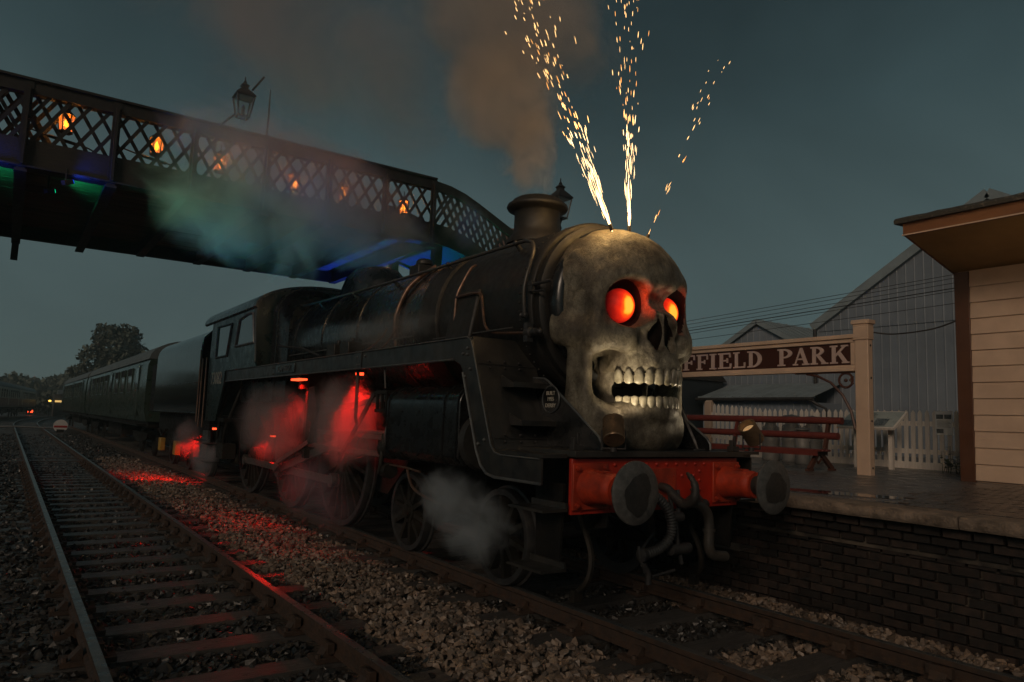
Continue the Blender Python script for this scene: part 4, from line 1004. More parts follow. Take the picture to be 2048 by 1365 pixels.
# front running plate, sloping front with steps, valances
b = MB(); b.box((-1.07, .50, 1.30), (1.07, 1.75, 1.352)); b.build('front_plate', valance, LOCO, .004)
for sd in (-1, 1):
    X0, X1 = sorted((sd*1.07, sd*1.32)); 
    b = MB(); b.box((X0, .60, 1.29), (X1-.001, 1.33, 1.32)); b.build('side_plate', valance, LOCO)
    xa, xb = sorted((sd*1.318, sd*.64))
    b = MB(); b.prism([(1.30, 1.322), (1.325, 1.322), (1.775, 2.362), (1.75, 2.362)], 'X', xa, xb); b.build('sloping_front', valance, LOCO)
    for z, yy in ((1.90, 1.545), (1.55, 1.392)):
        q0, q1 = sorted((sd*1.10, sd*.70)); b = MB(); b.box((q0, yy-.17, z-.012), (q1, yy+.02, z+.008)); b.box((q0, yy-.185, z-.012), (q1, yy-.17, z+.035))
        for q in (q0, q1-.012): b.prism([(yy+.02, z+.008), (yy-.17, z+.008), (yy-.17, z+.03), (yy+.02, z+.10)], 'X', q, q+.012)
        b.build('climbing_step', valance, LOCO)
    b = MB()
    for z, yy in ((2.10, 1.635), (1.42, 1.338)):
        for k in range(3):
            x = sd*(1.20-.17*k); b.ball((x, yy-.014, z+.03), .013, 6, 4); b.ball((x, yy-.022, z-.03), .013, 6, 4)
        b.box((min(sd*1.31, sd*.66), yy-.008, z-.003), (max(sd*1.31, sd*.66), yy-.002, z+.003))
    stuff(b.build('bolts', iron, LOCO))
    # deep edge valance: forward level part, slope, then along the running board
    xo, xi = sd*1.335, sd*1.318; xo, xi = sorted((xo, xi))
    outer = [(.60, 1.285), (1.20, 1.285), (1.27, 1.305), (1.33, 1.36), (1.70, 2.26), (1.74, 2.335), (1.80, 2.362), (11.05, 2.362), (11.05, 2.145), (2.05, 2.145), (1.93, 2.10), (1.87, 2.02), (1.58, 1.30), (1.50, 1.17), (1.40, 1.10), (1.26, 1.075), (.60, 1.075)]
    b = MB()
    n = 8
    quads = [(0, 1, 15, 16), (1, 2, 14, 15), (2, 3, 13, 14), (3, 4, 12, 13), (4, 5, 11, 12), (5, 6, 10, 11), (6, 6, 9, 10), (6, 7, 8, 9)]
    m = len(outer); vs = [(xo, *q) for q in outer] + [(xi, *q) for q in outer]
    fs = [tuple(dict.fromkeys(q)) for q in quads]; fs = fs + [tuple(i+m for i in reversed(q)) for q in fs] + [(i, (i+1) % m, m+(i+1) % m, m+i) for i in range(m)]
    b.add(vs, fs); b.build('valance', valance, LOCO)
    xx = sd*1.345
    b = MB(); b.tube([(xx, y, z) for y, z in [(.60, 1.085), (1.26, 1.085), (1.39, 1.108), (1.49, 1.175), (1.57, 1.30), (1.86, 2.02)]], .013, 6)
    b.tube([(xx, y, z) for y, z in [(2.05, 2.152), (11.0, 2.152)]], .011, 6); b.tube([(xx, y, z) for y, z in [(.62, 1.282), (1.19, 1.282), (1.27, 1.30), (1.335, 1.36), (1.70, 2.25), (1.745, 2.33), (1.81, 2.357), (11.0, 2.357)]], .008, 6); b.build('edge_beading', beading, LOCO)
    b = MB()
    for y, z in ((1.80, 2.25), (1.88, 2.20), (1.80, 2.19), (1.74, 2.05), (1.83, 1.98), (1.45, 1.40), (1.55, 1.36), (4.2, 2.3), (4.35, 2.2), (4.42, 2.3), (4.42, 2.2), (7.9, 2.3), (7.9, 2.2)): b.ball((sd*1.34, y, z), .018, 6, 4)
    stuff(b.build('bolts', beading, LOCO))
    q0, q1 = sorted((sd*.72, sd*1.317)); b = MB(); b.box((q0, 1.80, 2.335), (q1, 11.0, 2.36)); b.build('running_board', valance, LOCO)
    q0, q1 = sorted((sd*1.336, sd*1.346)); b = MB(); b.box((q0, 4.3, 2.16), (q1, 4.5, 2.375)); b.build('joint_plate', valance, LOCO, .003)
    q0, q1 = sorted((sd*1.336, sd*1.352)); b = MB(); b.box((q0, 6.80, 2.19), (q1, 7.72, 2.33)); b.build('nameplate', black, LOCO, .004)
    text('CAMELOT', .145, (sd*1.355, 7.26, 2.26), (math.pi/2, 0, -math.pi/2 if sd < 0 else math.pi/2), beading, LOCO, .005, 'nameplate_lettering')
    # triangular frame plates either side of the jaw
    q0, q1 = sorted((sd*.685, sd*.71)); b = MB(); b.prism([(.60, 1.353), (1.72, 1.353), (1.72, 2.00), (1.42, 1.98), (1.36, 1.95), (.64, 1.46), (.60, 1.41)], 'X', q0, q1); b.build('frame_plate', black, LOCO)
    b = MB(); b.tube([(sd*.698, y, z) for y, z in ((1.70, 2.005), (1.42, 1.987), (1.355, 1.957), (.635, 1.467), (.595, 1.415), (.592, 1.36))], .012, 6); b.build('plate_edge', beading, LOCO)
    # smokebox stay bars
    if sd > 0: b = MB(); b.tube([(.62, 1.35, 2.3), (.66, 1.0, 1.85), (.70, .74, 1.36)], .022, 6); b.build('stay_bar', iron, LOCO)
pl = MB(); pl.lathe([(0, -.718), (.125, -.718), (.13, -.712), (.13, -.711)], (0, 1.29, 1.79), 'X', 32); works = pl.build('works_plate', black, LOCO)
b = MB(); b.tube([(-.719, 1.29+.125*math.cos(a), 1.79+.125*math.sin(a)) for a in [2*math.pi*i/32 for i in range(32)]], .008, 5, closed=True); b.build('rim', beading, works)
for s, dz, sz in (('BUILT', .055, .052), ('1955', 0, .052), ('DERBY', -.06, .052)):
    text(s, sz, (-.722, 1.29, 1.79+dz), (math.pi/2, 0, -math.pi/2), palelet, works, .002, 'plate_lettering')
for x in (-1.0, 1.0):
    b = MB(); b.box((x-.05, .53, 1.353), (x+.05, .60, 1.40)); b.box((x-.015, .54, 1.40), (x+.015, .555, 1.50)); b.box((x-.07, .52, 1.353), (x-.052, .56, 1.46)); b.build('lamp_iron', iron, LOCO, .003)

# smokebox, boiler, firebox
ZC = 2.72
b = MB(); b.lathe([(.0, 1.30), (.80, 1.30), (.835, 1.31), (.86, 1.33), (.86, 1.40), (.89, 1.40), (.905, 1.42), (.905, 1.52), (.895, 1.535), (.895, 3.58)], (0, 0, ZC), 'Y', 72); b.build('smokebox', smokeblk, LOCO)
b = MB(); b.lathe([(.70, 1.30), (.70, 1.16), (.74, 1.12), (.785, 1.14), (.80, 1.18), (.80, 1.24), (.77, 1.30), (.74, 1.30)], (0, 0, ZC), 'Y', 64, caps=False); b.build('smokebox_ring', black, LOCO)
b = MB()
for k in range(64):
    a = 2*math.pi*k/64; b.ball((.895*math.cos(a), 1.60, ZC+.895*math.sin(a)), .014, 6, 4)
for k in range(64):
    a = 2*math.pi*k/64; b.ball((.935*math.cos(a), 3.54, ZC+.935*math.sin(a)), .011, 6, 4)
stuff(b.build('rivets', smokeblk, LOCO))
b = MB(); b.lathe([(.897, 3.20), (.93, 3.22), (.935, 3.5), (.935, 3.62), (.905, 3.66)], (0, 0, ZC), 'Y', 72); b.build('smokebox_flange', smokeblk, LOCO)
b = MB(); b.lathe([(.90, 3.64), (.905, 5.0), (.945, 8.45)], (0, 0, ZC), 'Y', 72); b.build('boiler', black, LOCO)
for y in (4.26, 5.55, 6.9, 8.2):
    r = .902+.0115*(y-4.2)
    b = MB(); b.lathe([(r, y-.032), (r+.010, y-.028), (r+.010, y+.028), (r, y+.032)], (0, 0, ZC), 'Y', 72); b.build('boiler_band', copper if y < 4.5 else black, LOCO)
def belp(w, top, r, n=8):
    pts = [(-w, 1.75), (w, 1.75), (w, top-r-.06)]
    pts += [(w-r+r*math.cos(math.pi/2*i/n), top-r+r*math.sin(math.pi/2*i/n)) for i in range(n+1)] + [(-w+r-r*math.sin(math.pi/2*i/n), top-r+r*math.cos(math.pi/2*i/n)) for i in range(n+1)]
    pts.append((-w, top-r-.06)); return pts
fbp = [(1.0, 3.66, .42), (1.06, 3.80, .42)]
b = MB()
A = belp(.96, 3.66, .62); Bp = belp(1.06, 3.80, .46); Cc = belp(1.06, 3.74, .46); m = len(A)
vs = [(q[0], 8.42, q[1]) for q in A] + [(q[0], 8.72, q[1]) for q in Bp] + [(q[0], 10.9, q[1]) for q in Cc]
b.add(vs, [(k*m+i, k*m+(i+1) % m, (k+1)*m+(i+1) % m, (k+1)*m+i) for k in range(2) for i in range(m)], True); b.f += [tuple(range(m))[::-1], tuple(2*m+i for i in range(m))]; b.sm += [False]*2
b.build('firebox', greenl if False else black, LOCO)
b = MB()
for y in (8.60, 8.74): b.tube([(q[0]*1.004, y, q[1]+.003) for q in (Bp[1:] + [Bp[0]] if y > 8.7 else A[1:]+[A[0]])], .016, 5)
b.build('firebox_band', black, LOCO)
b = MB()
for k in range(3):
    y = 9.35+.42*k; b.add([(-1.064, y-.055, 3.02), (-1.064, y, 2.93), (-1.064, y+.055, 3.02), (-1.064, y, 3.11)], [(0, 1, 2, 3)])
b.build('washout_cover', iron, LOCO)
b = MB(); b.lathe([(.36, 3.60), (.345, 3.66), (.285, 3.72), (.268, 3.80), (.265, 3.98), (.285, 4.0), (.345, 4.02), (.36, 4.045), (.35, 4.075), (.315, 4.09), (.29, 4.13), (.255, 4.15), (.23, 4.12), (.22, 3.9)], (0, 2.56, 0), 'Z', 44)
b.f.pop(); b.sm.pop(); b.build('chimney', smokeblk, LOCO)
b = MB(); b.lathe([(.56, 3.50), (.52, 3.66), (.46, 3.84), (.36, 3.96), (.20, 4.02), (0, 4.035)], (0, 7.05, 0), 'Z', 36, sy=1.35); b.build('dome', black, LOCO)
b = MB(); b.box((-.16, 5.2, 3.58), (.16, 5.5, 3.80)); b.lathe([(.13, 3.8), (.12, 3.88), (.07, 3.9)], (0, 5.32, 0), 'Z', 12); b.build('top_feed', smokeblk, LOCO, .02)
b = MB()
for x in (-.18, .18): b.lathe([(.09, 3.6), (.09, 3.95), (.05, 4.0)], (x, 9.6, 0), 'Z', 12)
b.build('safety_valve', smokeblk, LOCO)
def oncyl(y, a, r=.93): return (-r*math.sin(a), y, ZC + r*math.cos(a))
for sd in (-1, 1):
    H = [oncyl(1.44, 1.72, .955), oncyl(1.44, 1.45, .965), oncyl(1.44, 1.20, .965), oncyl(1.50, .99, .975), oncyl(1.70, .84, .985), oncyl(2.1, .81, .985), oncyl(4.0, .81, .985), oncyl(6.0, .80, 1.0), oncyl(8.3, .79, 1.04), (-.80, 8.9, 3.50), (-1.02, 10.0, 3.53)]
    if sd > 0: H = [(-x, y, z) for x, y, z in H]
    b = MB(); b.tube(bez(H, 6), .019, 8); b.build('handrail', pipeblk, LOCO)
    b = MB()
    for y in (1.95, 3.35, 4.8, 6.2, 7.6):
        p = oncyl(y, .81, .90+.01*max(0, y-4)); q = oncyl(y, .81, .99); p = (p[0]*-sd, p[1], p[2]); q = (q[0]*-sd, q[1], q[2]); b.tube([p, q], [.03, .02], 8); b.ball(q, .03, 8, 6)
    q = oncyl(1.44, 1.72, .955); b.ball((q[0]*-sd, q[1], q[2]), .03, 8, 6); b.lathe([(.03, 0), (.035, .01), (.02, .05), (.03, .06), (0, .08)], (q[0]*-sd, q[1]-.02, q[2]), 'Y', 8); stuff(b.build('handrail_knob', darksteel, LOCO))
P = lambda *l: [Vector(q) for q in l]
b = MB(); b.tube(bez(P((-.74, 2.67, 3.28), (-.80, 2.69, 3.23), (-.90, 2.72, 3.02), (-.935, 2.74, 2.90), (-.945, 2.74, 2.75), (-.96, 2.74, 2.38)), 5), .015, 6); b.build('blower_pipe', copper, LOCO)
b = MB(); b.tube(bez(P((-.94, 2.74, 2.90), (-.94, 2.55, 2.905), (-.94, 2.33, 2.90), (-.945, 2.22, 2.86), (-.95, 2.16, 2.68), (-.945, 2.13, 2.55), (-.935, 2.04, 2.47), (-.925, 1.8, 2.435), (-.915, 1.42, 2.41)), 6), .015, 6); b.build('lubricator_pipe', copper, LOCO)
b = MB(); b.lathe([(0, 1.28), (.035, 1.29), (.035, 1.36), (.05, 1.37), (.05, 1.44), (.03, 1.45)], (-.91, 0, 2.41), 'Y', 10); b.box((-.95, 1.38, 2.32), (-.88, 1.44, 2.5)); b.ball((-.90, 1.25, 2.41), .03, 8, 6); b.build('pipe_union', darksteel, LOCO)
b = MB(); b.box((-.93, 1.36, 2.80), (-.89, 1.42, 2.90)); b.tube([(-.92, 1.42, 2.86), (-.90, 1.1, 2.87)], .016, 6); b.tube([(-.91, 1.40, 2.80), (-.90, 1.2, 2.79)], .012, 6); b.build('door_hinge', darksteel, LOCO)
for y, a0 in ((4.42, 0), ):
    b = MB(); b.tube(bez([oncyl(4.05, .55, .94), oncyl(4.12, .85, .94), oncyl(4.2, 1.1, .94), oncyl(4.24, 1.5, .945), oncyl(4.25, 1.9, .95)], 6), .030, 8); b.build('clack_pipe', copper, LOCO)
for sd in (-1, 1):
    b = MB(); b.prism([(sd*.62, 2.36), (sd*1.02, 2.36), (sd*.90, 2.96), (sd*.78, 2.96)] if sd < 0 else [(sd*.62, 2.36), (sd*.78, 2.96), (sd*.90, 2.96), (sd*1.02, 2.36)], 'Y', 2.34, 2.86); b.build('steam_pipe_casing', smokeblk, LOCO, .03)

for sd in (-1, 1):
    b = MB(); b.tube([(sd*1.02, 9.2, 2.78), (sd*1.06, 7.4, 2.62), (sd*1.10, 6.45, 2.44)], .018, 6); b.build('reach_rod', darksteel, LOCO)
    for k, (dx, dz) in enumerate(((1.22, 2.385), (1.17, 2.382))):
        b = MB(); b.tube(bez([(sd*dx, 10.8, dz), (sd*dx, 6.2+k, dz), (sd*(dx-.02), 5.0, dz+.004), (sd*(dx-.10), 4.7-.3*k, dz+.03), (sd*1.0, 4.5-.3*k, 2.58), (sd*.97, 4.4-.3*k, 2.70)], 5), .012, 5); b.build('feed_pipe', copper, LOCO)
    for y in (5.1, 5.6):
        b = MB(); b.box((min(sd*1.0, sd*1.2), y, 2.362), (max(sd*1.0, sd*1.2), y+.30, 2.56)); b.tube([(sd*1.1, y+.1, 2.56), (sd*1.1, y+.1, 2.62)], .03, 8); b.build('lubricator', smokeblk, LOCO, .01)
    b = MB(); b.tube([(sd*.955, 1.62, 2.47), (sd*.955, 3.2, 2.47)], .010, 5); b.tube([(sd*.93, 3.75, 2.55), (sd*.96, 8.3, 2.55)], .014, 5); b.build('boiler_pipe', pipeblk, LOCO)
    b = MB()
    for k in range(12): b.ball((sd*1.066, 8.85+.17*k, 3.30), .012, 6, 4); b.ball((sd*1.066, 8.85+.17*k, 2.75), .012, 6, 4)
    stuff(b.build('stay_heads', black, LOCO))
# cylinders and motion
for sd in (-1, 1):
    x0, x1 = sorted((sd*.70, sd*1.27)); n = 10
    prof = [(sd*.70, 1.12), (sd*1.20, 1.12), (sd*1.27, 1.2), (sd*1.27, 1.72)] + [(sd*(1.02+.25*math.cos(math.pi/2*i/n)), 1.72+.20*math.sin(math.pi/2*i/n)) for i in range(1, n+1)] + [(sd*.70, 1.92)]
    b = MB(); b.prism(prof, 'Y', 2.02, 3.66); b.build('cylinder', black, LOCO, .012)
    b = MB()
    for y in (2.05, 2.32, 3.60):
        pr = [(sd*(abs(q[0])+.006), q[1]+(.006 if q[1] > 1.5 else -.002)) for q in prof[1:-1]]
        b.tube([(q[0], y, q[1]) for q in pr], .012, 5)
    for y in (2.05, 2.45, 2.85, 3.25, 3.6):
        for z in (1.18, 1.64): b.ball((sd*1.272, y, z), .014, 6, 4)
    stuff(b.build('cladding_strip', black, LOCO))
    b = MB(); b.lathe([(0, 1.90), (.10, 1.90), (.12, 1.94), (.27, 1.955), (.29, 2.02)], (sd*.98, 0, 1.36), 'Y', 32); b.lathe([(0, 1.93), (.15, 1.94), (.17, 2.02)], (sd*.98, 0, 1.76), 'Y', 24); b.build('cylinder_cover', greasy, LOCO)
    b = MB(); b.lathe([(.29, 3.66), (.28, 3.72), (.10, 3.74), (.09, 3.85), (.035, 3.86), (.035, 5.5)], (sd*.98, 0, 1.36), 'Y', 20); b.build('piston_rod', steel, LOCO)
    for z in (1.17, .96):
        b = MB(); b.bar((sd*.98, 3.7, z+.14), (sd*.98, 6.9, z+.14), .13, .055); b.build('slide_bar', steel, LOCO, .004)
    b = MB(); b.box((min(sd*.9, sd*1.1), 6.85, .9), (max(sd*.9, sd*1.1), 6.95, 2.2)); b.box((min(sd*.75, sd*1.2), 6.90, 1.95), (max(sd*.75, sd*1.2), 7.0, 2.3)); b.build('motion_bracket', grime, LOCO)
    b = MB(); b.box((min(sd*.92, sd*1.06), 5.25, 1.10), (max(sd*.92, sd*1.06), 5.65, 1.36)); b.bar((sd*1.0, 5.45, 1.2), (sd*1.02, 5.5, .80), .05, .10, (0, 1, 0)); b.build('crosshead', darksteel, LOCO, .01)
    cp = [(y+.36*math.cos(CR), RD+.36*math.sin(CR)) for y in DRV]
    b = MB()
    for (ya, za), (yb, zb) in zip(cp, cp[1:]): b.bar((sd*.90, ya, za), (sd*.90, yb, zb), .05, .11)
    for y, z in cp: b.lathe([(0, sd*.865), (.10, sd*.865), (.10, sd*.935), (0, sd*.935)], (0, y, z), 'X', 16)
    b.build('coupling_rod', steel, LOCO)
    b = MB(); b.bar((sd*.99, 5.45, 1.26), (sd*.99, cp[1][0], cp[1][1]), .05, .12); b.lathe([(0, sd*.955), (.13, sd*.955), (.13, sd*1.03), (0, sd*1.03)], (0, cp[1][0], cp[1][1]), 'X', 16); b.build('connecting_rod', steel, LOCO)
    rc = (cp[1][0]-.30, cp[1][1]+.14)
    b = MB(); b.bar((sd*1.07, cp[1][0], cp[1][1]), (sd*1.07, *rc), .05, .12); b.bar((sd*1.11, *rc), (sd*1.11, 6.55, 1.18), .035, .07); b.build('return_crank', steel, LOCO)
    b = MB(); b.tube(bez([(sd*1.11, 6.50, 1.95), (sd*1.11, 6.40, 1.65), (sd*1.11, 6.48, 1.35), (sd*1.11, 6.58, 1.15)]), .05, 6); b.prism([(6.22, 1.60), (6.40, 1.98), (6.62, 1.96), (6.60, 1.50), (6.35, 1.42)], 'X', sd*1.14, sd*1.17); b.build('expansion_link', grime, LOCO)
    b = MB(); b.bar((sd*1.10, 6.45, 1.58), (sd*1.10, 4.05, 1.80), .035, .07); b.build('radius_rod', steel, LOCO)
    b = MB(); b.bar((sd*1.12, 4.35, 1.85), (sd*1.10, 5.40, 1.02), .03, .06); b.bar((sd*1.11, 5.45, .95), (sd*1.11, 5.40, 1.05), .05, .08); b.build('combination_lever', darksteel, LOCO)
    b = MB(); b.box((min(sd*.95, sd*1.26), 3.70, 1.62), (max(sd*.95, sd*1.26), 4.02, 1.66)); b.box((min(sd*.95, sd*1.26), 3.70, 1.84), (max(sd*.95, sd*1.26), 4.02, 1.88))
    for k in range(3): b.box((min(sd*1.22, sd*1.25), 3.72+.13*k, 1.66), (max(sd*1.22, sd*1.25), 3.75+.13*k, 1.84))
    b.build('valve_guide', grime, LOCO)
    b = MB(); b.tube([(sd*1.2, 4.72, 2.14), (sd*1.2, 4.72, 1.55), (sd*1.15, 4.8, 1.48)], .022, 6); b.tube([(sd*1.28, 3.75, 2.14), (sd*1.27, 3.72, 1.9)], .012, 6); b.build('drain_pipe', pipeblk, LOCO)
    b = MB(); b.tube([(sd*1.16, 3.95, 1.02), (sd*1.2, 3.2, 1.02), (sd*1.2, 2.9, 1.0)], .012, 6); b.tube(bez([(sd*1.2, 3.2, 1.0), (sd*1.22, 3.0, .82), (sd*1.25, 2.5, .74), (sd*1.27, 2.1, .72)]), .016, 6); b.build('cylinder_drain', copper, LOCO)
    b = MB(); b.tube([(sd*1.0, 3.78, 1.36), (sd*1.22, 3.80, 1.36), (sd*1.24, 3.80, 1.02), (sd*1.24, 3.84, .92)], .03, 8); b.lathe([(.12, 3.70), (.12, 3.9), (.06, 3.98)], (sd*1.14, 0, 1.2), 'Y', 12); b.lathe([(.09, 3.70), (.09, 3.86)], (sd*1.16, 0, .95), 'Y', 12); b.build('gland_cover', grime, LOCO)
    # ashpan, injector and pipes under the cab
    b = MB(); b.prism([(9.2, 1.75), (11.6, 1.75), (11.3, .75), (9.5, .75)], 'X', sd*.66, sd*.70); b.build('ashpan', under, LOCO)
    b = MB(); b.tube(bez([(sd*1.0, 11.0, 2.1), (sd*1.1, 11.1, 1.7), (sd*1.2, 11.3, 1.2), (sd*1.15, 11.6, .8)]), .035, 8); b.tube(bez([(sd*1.2, 11.2, 2.1), (sd*1.26, 11.45, 1.6), (sd*1.26, 11.7, 1.0)]), .03, 8); b.box((min(sd*1.05, sd*1.3), 11.0, .62), (max(sd*1.05, sd*1.3), 11.5, .92)); b.build('injector', grime, LOCO)
for i in range(5):
    pass
# cab
def cab():
    for sd in (-1, 1):
        x0, x1 = sorted((sd*1.33, sd*1.36))
        b = MB(); b.prism([(8.85, 2.364), (8.95, 2.45), (9.15, 3.46), (12.35, 3.46), (12.45, 2.6), (12.45, 1.35), (11.55, 1.35), (11.05, 2.14), (11.05, 2.364)], 'X', x0, x1); b.build('cab_side', greenl, LOCO)
        for pts in ([(9.02, 2.80), (10.30, 2.80), (10.12, 3.30), (9.55, 3.36), (9.22, 3.34)], [(10.95, 2.66), (11.85, 2.66), (11.80, 3.30), (10.70, 3.28)]):
            w = MB(); xx = sd*1.364; w.tube([(xx, *q) for q in pts], .028, 6, closed=True); wo = w.build('cab_window', beading, LOCO)
            g = MB(); g.add([(sd*1.363, *q) for q in pts], [tuple(range(len(pts)))]); g.build('pane', glassd, wo)
        text('73082', .36, (sd*1.363, 11.70, 2.22), (math.pi/2, 0, -math.pi/2 if sd < 0 else math.pi/2), palelet, LOCO, .003, 'cab_number')
        b = MB(); b.tube([(sd*1.40, 12.52, 1.2), (sd*1.40, 12.52, 2.7)], .018, 6); b.tube([(sd*1.40, 12.9, 1.2), (sd*1.40, 12.9, 2.7)], .018, 6); b.build('grab_rail', copper, LOCO)
        for z in (1.25, .85, .48):
            q0, q1 = sorted((sd*1.12, sd*1.38)); b = MB(); b.box((q0, 11.9, z), (q1, 12.45, z+.025)); b.build('cab_step', under, LOCO)
        b = MB(); b.box((min(sd*1.10, sd*1.12), 11.95, .45), (max(sd*1.10, sd*1.12), 12.4, 1.34)); b.build('step_plate', under, LOCO)
        b = MB(); b.tube([(sd*1.352, 8.95, 2.45), (sd*1.352, 9.15, 3.46)], .014, 5); b.build('cab_beading', beading, LOCO)
    arc = [(1.40*math.cos(a), 3.45+.50*math.sin(a)) for a in [math.pi*i/20 for i in range(21)]]; arc2 = [(q[0]*.97, q[1]-.035) for q in reversed(arc)]
    b = MB(); m = len(arc); vs = [(q[0], y, q[1]) for y in (9.0, 13.0) for q in arc+arc2]; M_ = 2*m
    b.add(vs, [(i, (i+1) % M_, M_+(i+1) % M_, M_+i) for i in range(M_)] + [(i, i+1, M_-2-i, M_-1-i) for i in range(m-1)] + [(M_+i, M_+M_-1-i, M_+M_-2-i, M_+i+1) for i in range(m-1)], False); b.build('cab_roof', black, LOCO)
    b = MB(); b.prism([(-1.33, 2.364), (1.33, 2.364)] + arc2[::-1], 'Y', 9.05, 9.08); b.build('cab_front', greenl, LOCO)
    b = MB(); b.box((-.5, 10.2, 3.90), (.5, 11.4, 3.97)); b.build('roof_vent', black, LOCO)
    b = MB(); b.box((-1.32, 11.0, 1.35), (1.32, 12.5, 1.42)); b.build('cab_floor', under, LOCO)
    for sd in (-1, 1):
        b = MB(); b.prism([(9.3, 3.63), (10.5, 3.63), (10.4, 3.70), (9.4, 3.72)], 'X', sd*.8, sd*.2); b.build('roof_shutter', black, LOCO)
cab()

# ================================================================== THE GIANT SKULL
def skull_mesh():
    def ell(p, c, r):
        q = p-np.array(c, np.float32); r = np.array(r, np.float32)
        k0 = np.sqrt(((q/r)**2).sum(-1)); k1 = np.sqrt(((q/(r*r))**2).sum(-1))+1e-6
        return k0*(k0-1)/k1
    def smin(a, b, k):
        h = np.clip(.5+.5*(b-a)/k, 0, 1); return b*(1-h)+a*h-k*h*(1-h)
    def smax(a, b, k): return -smin(-a, -b, k)
    def cap(p, a, b, r0, r1):
        a = np.array(a, np.float32); b = np.array(b, np.float32); pa = p-a; ba = b-a
        h = np.clip((pa@ba)/(ba@ba), 0, 1); return np.sqrt(((pa-h[...,None]*ba)**2).sum(-1)) - (r0+(r1-r0)*h)
    def rbox(p, c, hf, r):
        q = np.abs(p-np.array(c, np.float32))-np.array(hf, np.float32)+r
        return np.sqrt((np.maximum(q, 0)**2).sum(-1))+np.minimum(q.max(-1), 0)-r
    st = .0165
    xs = np.arange(-.92, .93, st, dtype=np.float32); ys = np.arange(.30, 1.46, st, dtype=np.float32); zs = np.arange(1.30, 3.62, st, dtype=np.float32)
    X, Y, Z = np.meshgrid(xs, ys, zs, indexing='ij')
    p = np.stack([np.abs(X), Y, Z], -1)
    d = ell(p, (0, 1.26, 2.84), (.755, .71, .67))
    d = smin(d, ell(p, (0, 1.05, 2.58), (.58, .50, .40)), .10)
    d = smin(d, cap(p, (.10, .68, 2.905), (.43, .79, 2.95), .07, .075), .09)        # brow
    d = smin(d, cap(p, (.55, .88, 2.93), (.58, .85, 2.45), .062, .075), .06)        # outer rim of the eye
    d = smin(d, cap(p, (.53, .88, 2.93), (.65, 1.10, 3.15), .05, .03), .06)         # temple line
    def flat(a, b, r0, r1, f, k_):                                                    # capsule stretched upright by 1/f
        return cap(p*np.array([1, 1, f], np.float32), (a[0], a[1], a[2]*f), (b[0], b[1], b[2]*f), r0, r1)
    d = smin(d, flat((.36, .70, 2.36), (.60, .86, 2.37), .095, .095, .72, 0), .05)   # cheek bone
    d = smin(d, flat((.60, .86, 2.37), (.712, 1.30, 2.48), .09, .10, .58, 0), .07)    # cheek arch
    d = smin(d, ell(p, (0, .84, 2.24), (.36, .31, .26)), .05)                       # upper jaw
    d = smin(d, cap(p, (0, .74, 2.76), (0, .525, 2.595), .055, .042), .04)            # nose bridge
    d = smin(d, cap(p, (.135, .62, 2.30), (.12, .585, 2.54), .055, .05), .05)
    arc = np.abs(np.sqrt((p[...,0]/.335)**2+((Y-.92)/.37)**2)-1)*.34
    front = np.maximum(Y-1.05, 0)
    def ridge(zc, hz, t): return np.sqrt(arc**2+front**2+((Z-zc)*t/hz)**2)-t
    d = smin(d, ridge(2.12, .075, .05), .05)
    bumps = .010*np.cos(np.arctan2(X/.335, (.92-Y)/.37)*13.5)*np.exp(-((Z-2.14)/.05)**2)
    d = d - bumps*(Y < 1.02)
    d = smin(d, ell(p, (0, 1.12, 1.95), (.29, .28, .52)), .05)                       # palate and throat wall
    d = smax(d, -rbox(p, (.475, .82, 1.97), (.095, .44, .25), .095), .08)            # recess between cheek and jaw branch
    dj = flat((.625, 1.08, 1.60), (.37, .78, 1.55), .075, .10, .55, 0)
    dj = smin(dj, flat((.37, .78, 1.55), (.0, .67, 1.535), .10, .11, .55, 0), .06)
    dj = smin(dj, rbox(p, (.625, 1.035, 1.93), (.055, .145, .50), .05), .05)
    dj = smin(dj, flat((.60, 1.10, 1.84), (.50, .90, 1.62), .06, .085, .6, 0), .10)
    dj = smin(dj, ridge(1.70, .07, .042), .08)
    dj = smin(dj, ell(p, (0, .635, 1.49), (.15, .07, .09)), .06)
    d = smin(d, dj, .03)
    # hollows
    d = smax(d, -ell(p, (0, .46, 2.735), (.26, .245, .14)), .06)                     # root of the nose
    d = smax(d, -ell(p, (.345, .60, 2.685), (.226, .40, .236)), .025)
    d = smax(d, -ell(p, (.085, .56, 2.385), (.098, .28, .140)), .015)
    d = smax(d, -ell(p, (.048, .52, 2.50), (.078, .20, .125)), .015)
    sept = rbox(p, (0, .70, 2.40), (.012, .13, .20), .01); d = smin(d, sept, .01)
    d = smax(d, -ell(p, (.86, 1.02, 2.80), (.17, .20, .19)), .07)                    # temple
    d = smax(d, -ell(p, (0, .66, 1.90), (.375, .40, .072)), .03)                     # open mouth
    d = smax(d, -ell(p, (0, .93, 1.90), (.24, .27, .20)), .03)
    d = smax(d, Y-1.285, .03)
    inner = ell(p, (0, 1.38, 2.83), (.66, .62, .56)); d = smax(d, -np.where(Y > 1.1, inner, 1), .01) if False else d
    # naive surface nets
    S = d < 0; n0, n1, n2 = d.shape
    cnt = np.zeros((n0-1, n1-1, n2-1), np.float32); acc = np.zeros((n0-1, n1-1, n2-1, 3), np.float32)
    cs = [(i, j, k) for i in (0, 1) for j in (0, 1) for k in (0, 1)]
    sl = lambda A, c: A[c[0]:n0-1+c[0], c[1]:n1-1+c[1], c[2]:n2-1+c[2]]
    for a in cs:
        for ax in range(3):
            if a[ax] == 0:
                b = list(a); b[ax] = 1; da, db = sl(d, a), sl(d, b); m = (da < 0) != (db < 0)
                t = np.where(m, da/(da-db+1e-12), 0)
                for q in range(3):
                    acc[..., q] += np.where(m, a[q]+(t if q == ax else 0), 0)
                cnt += m
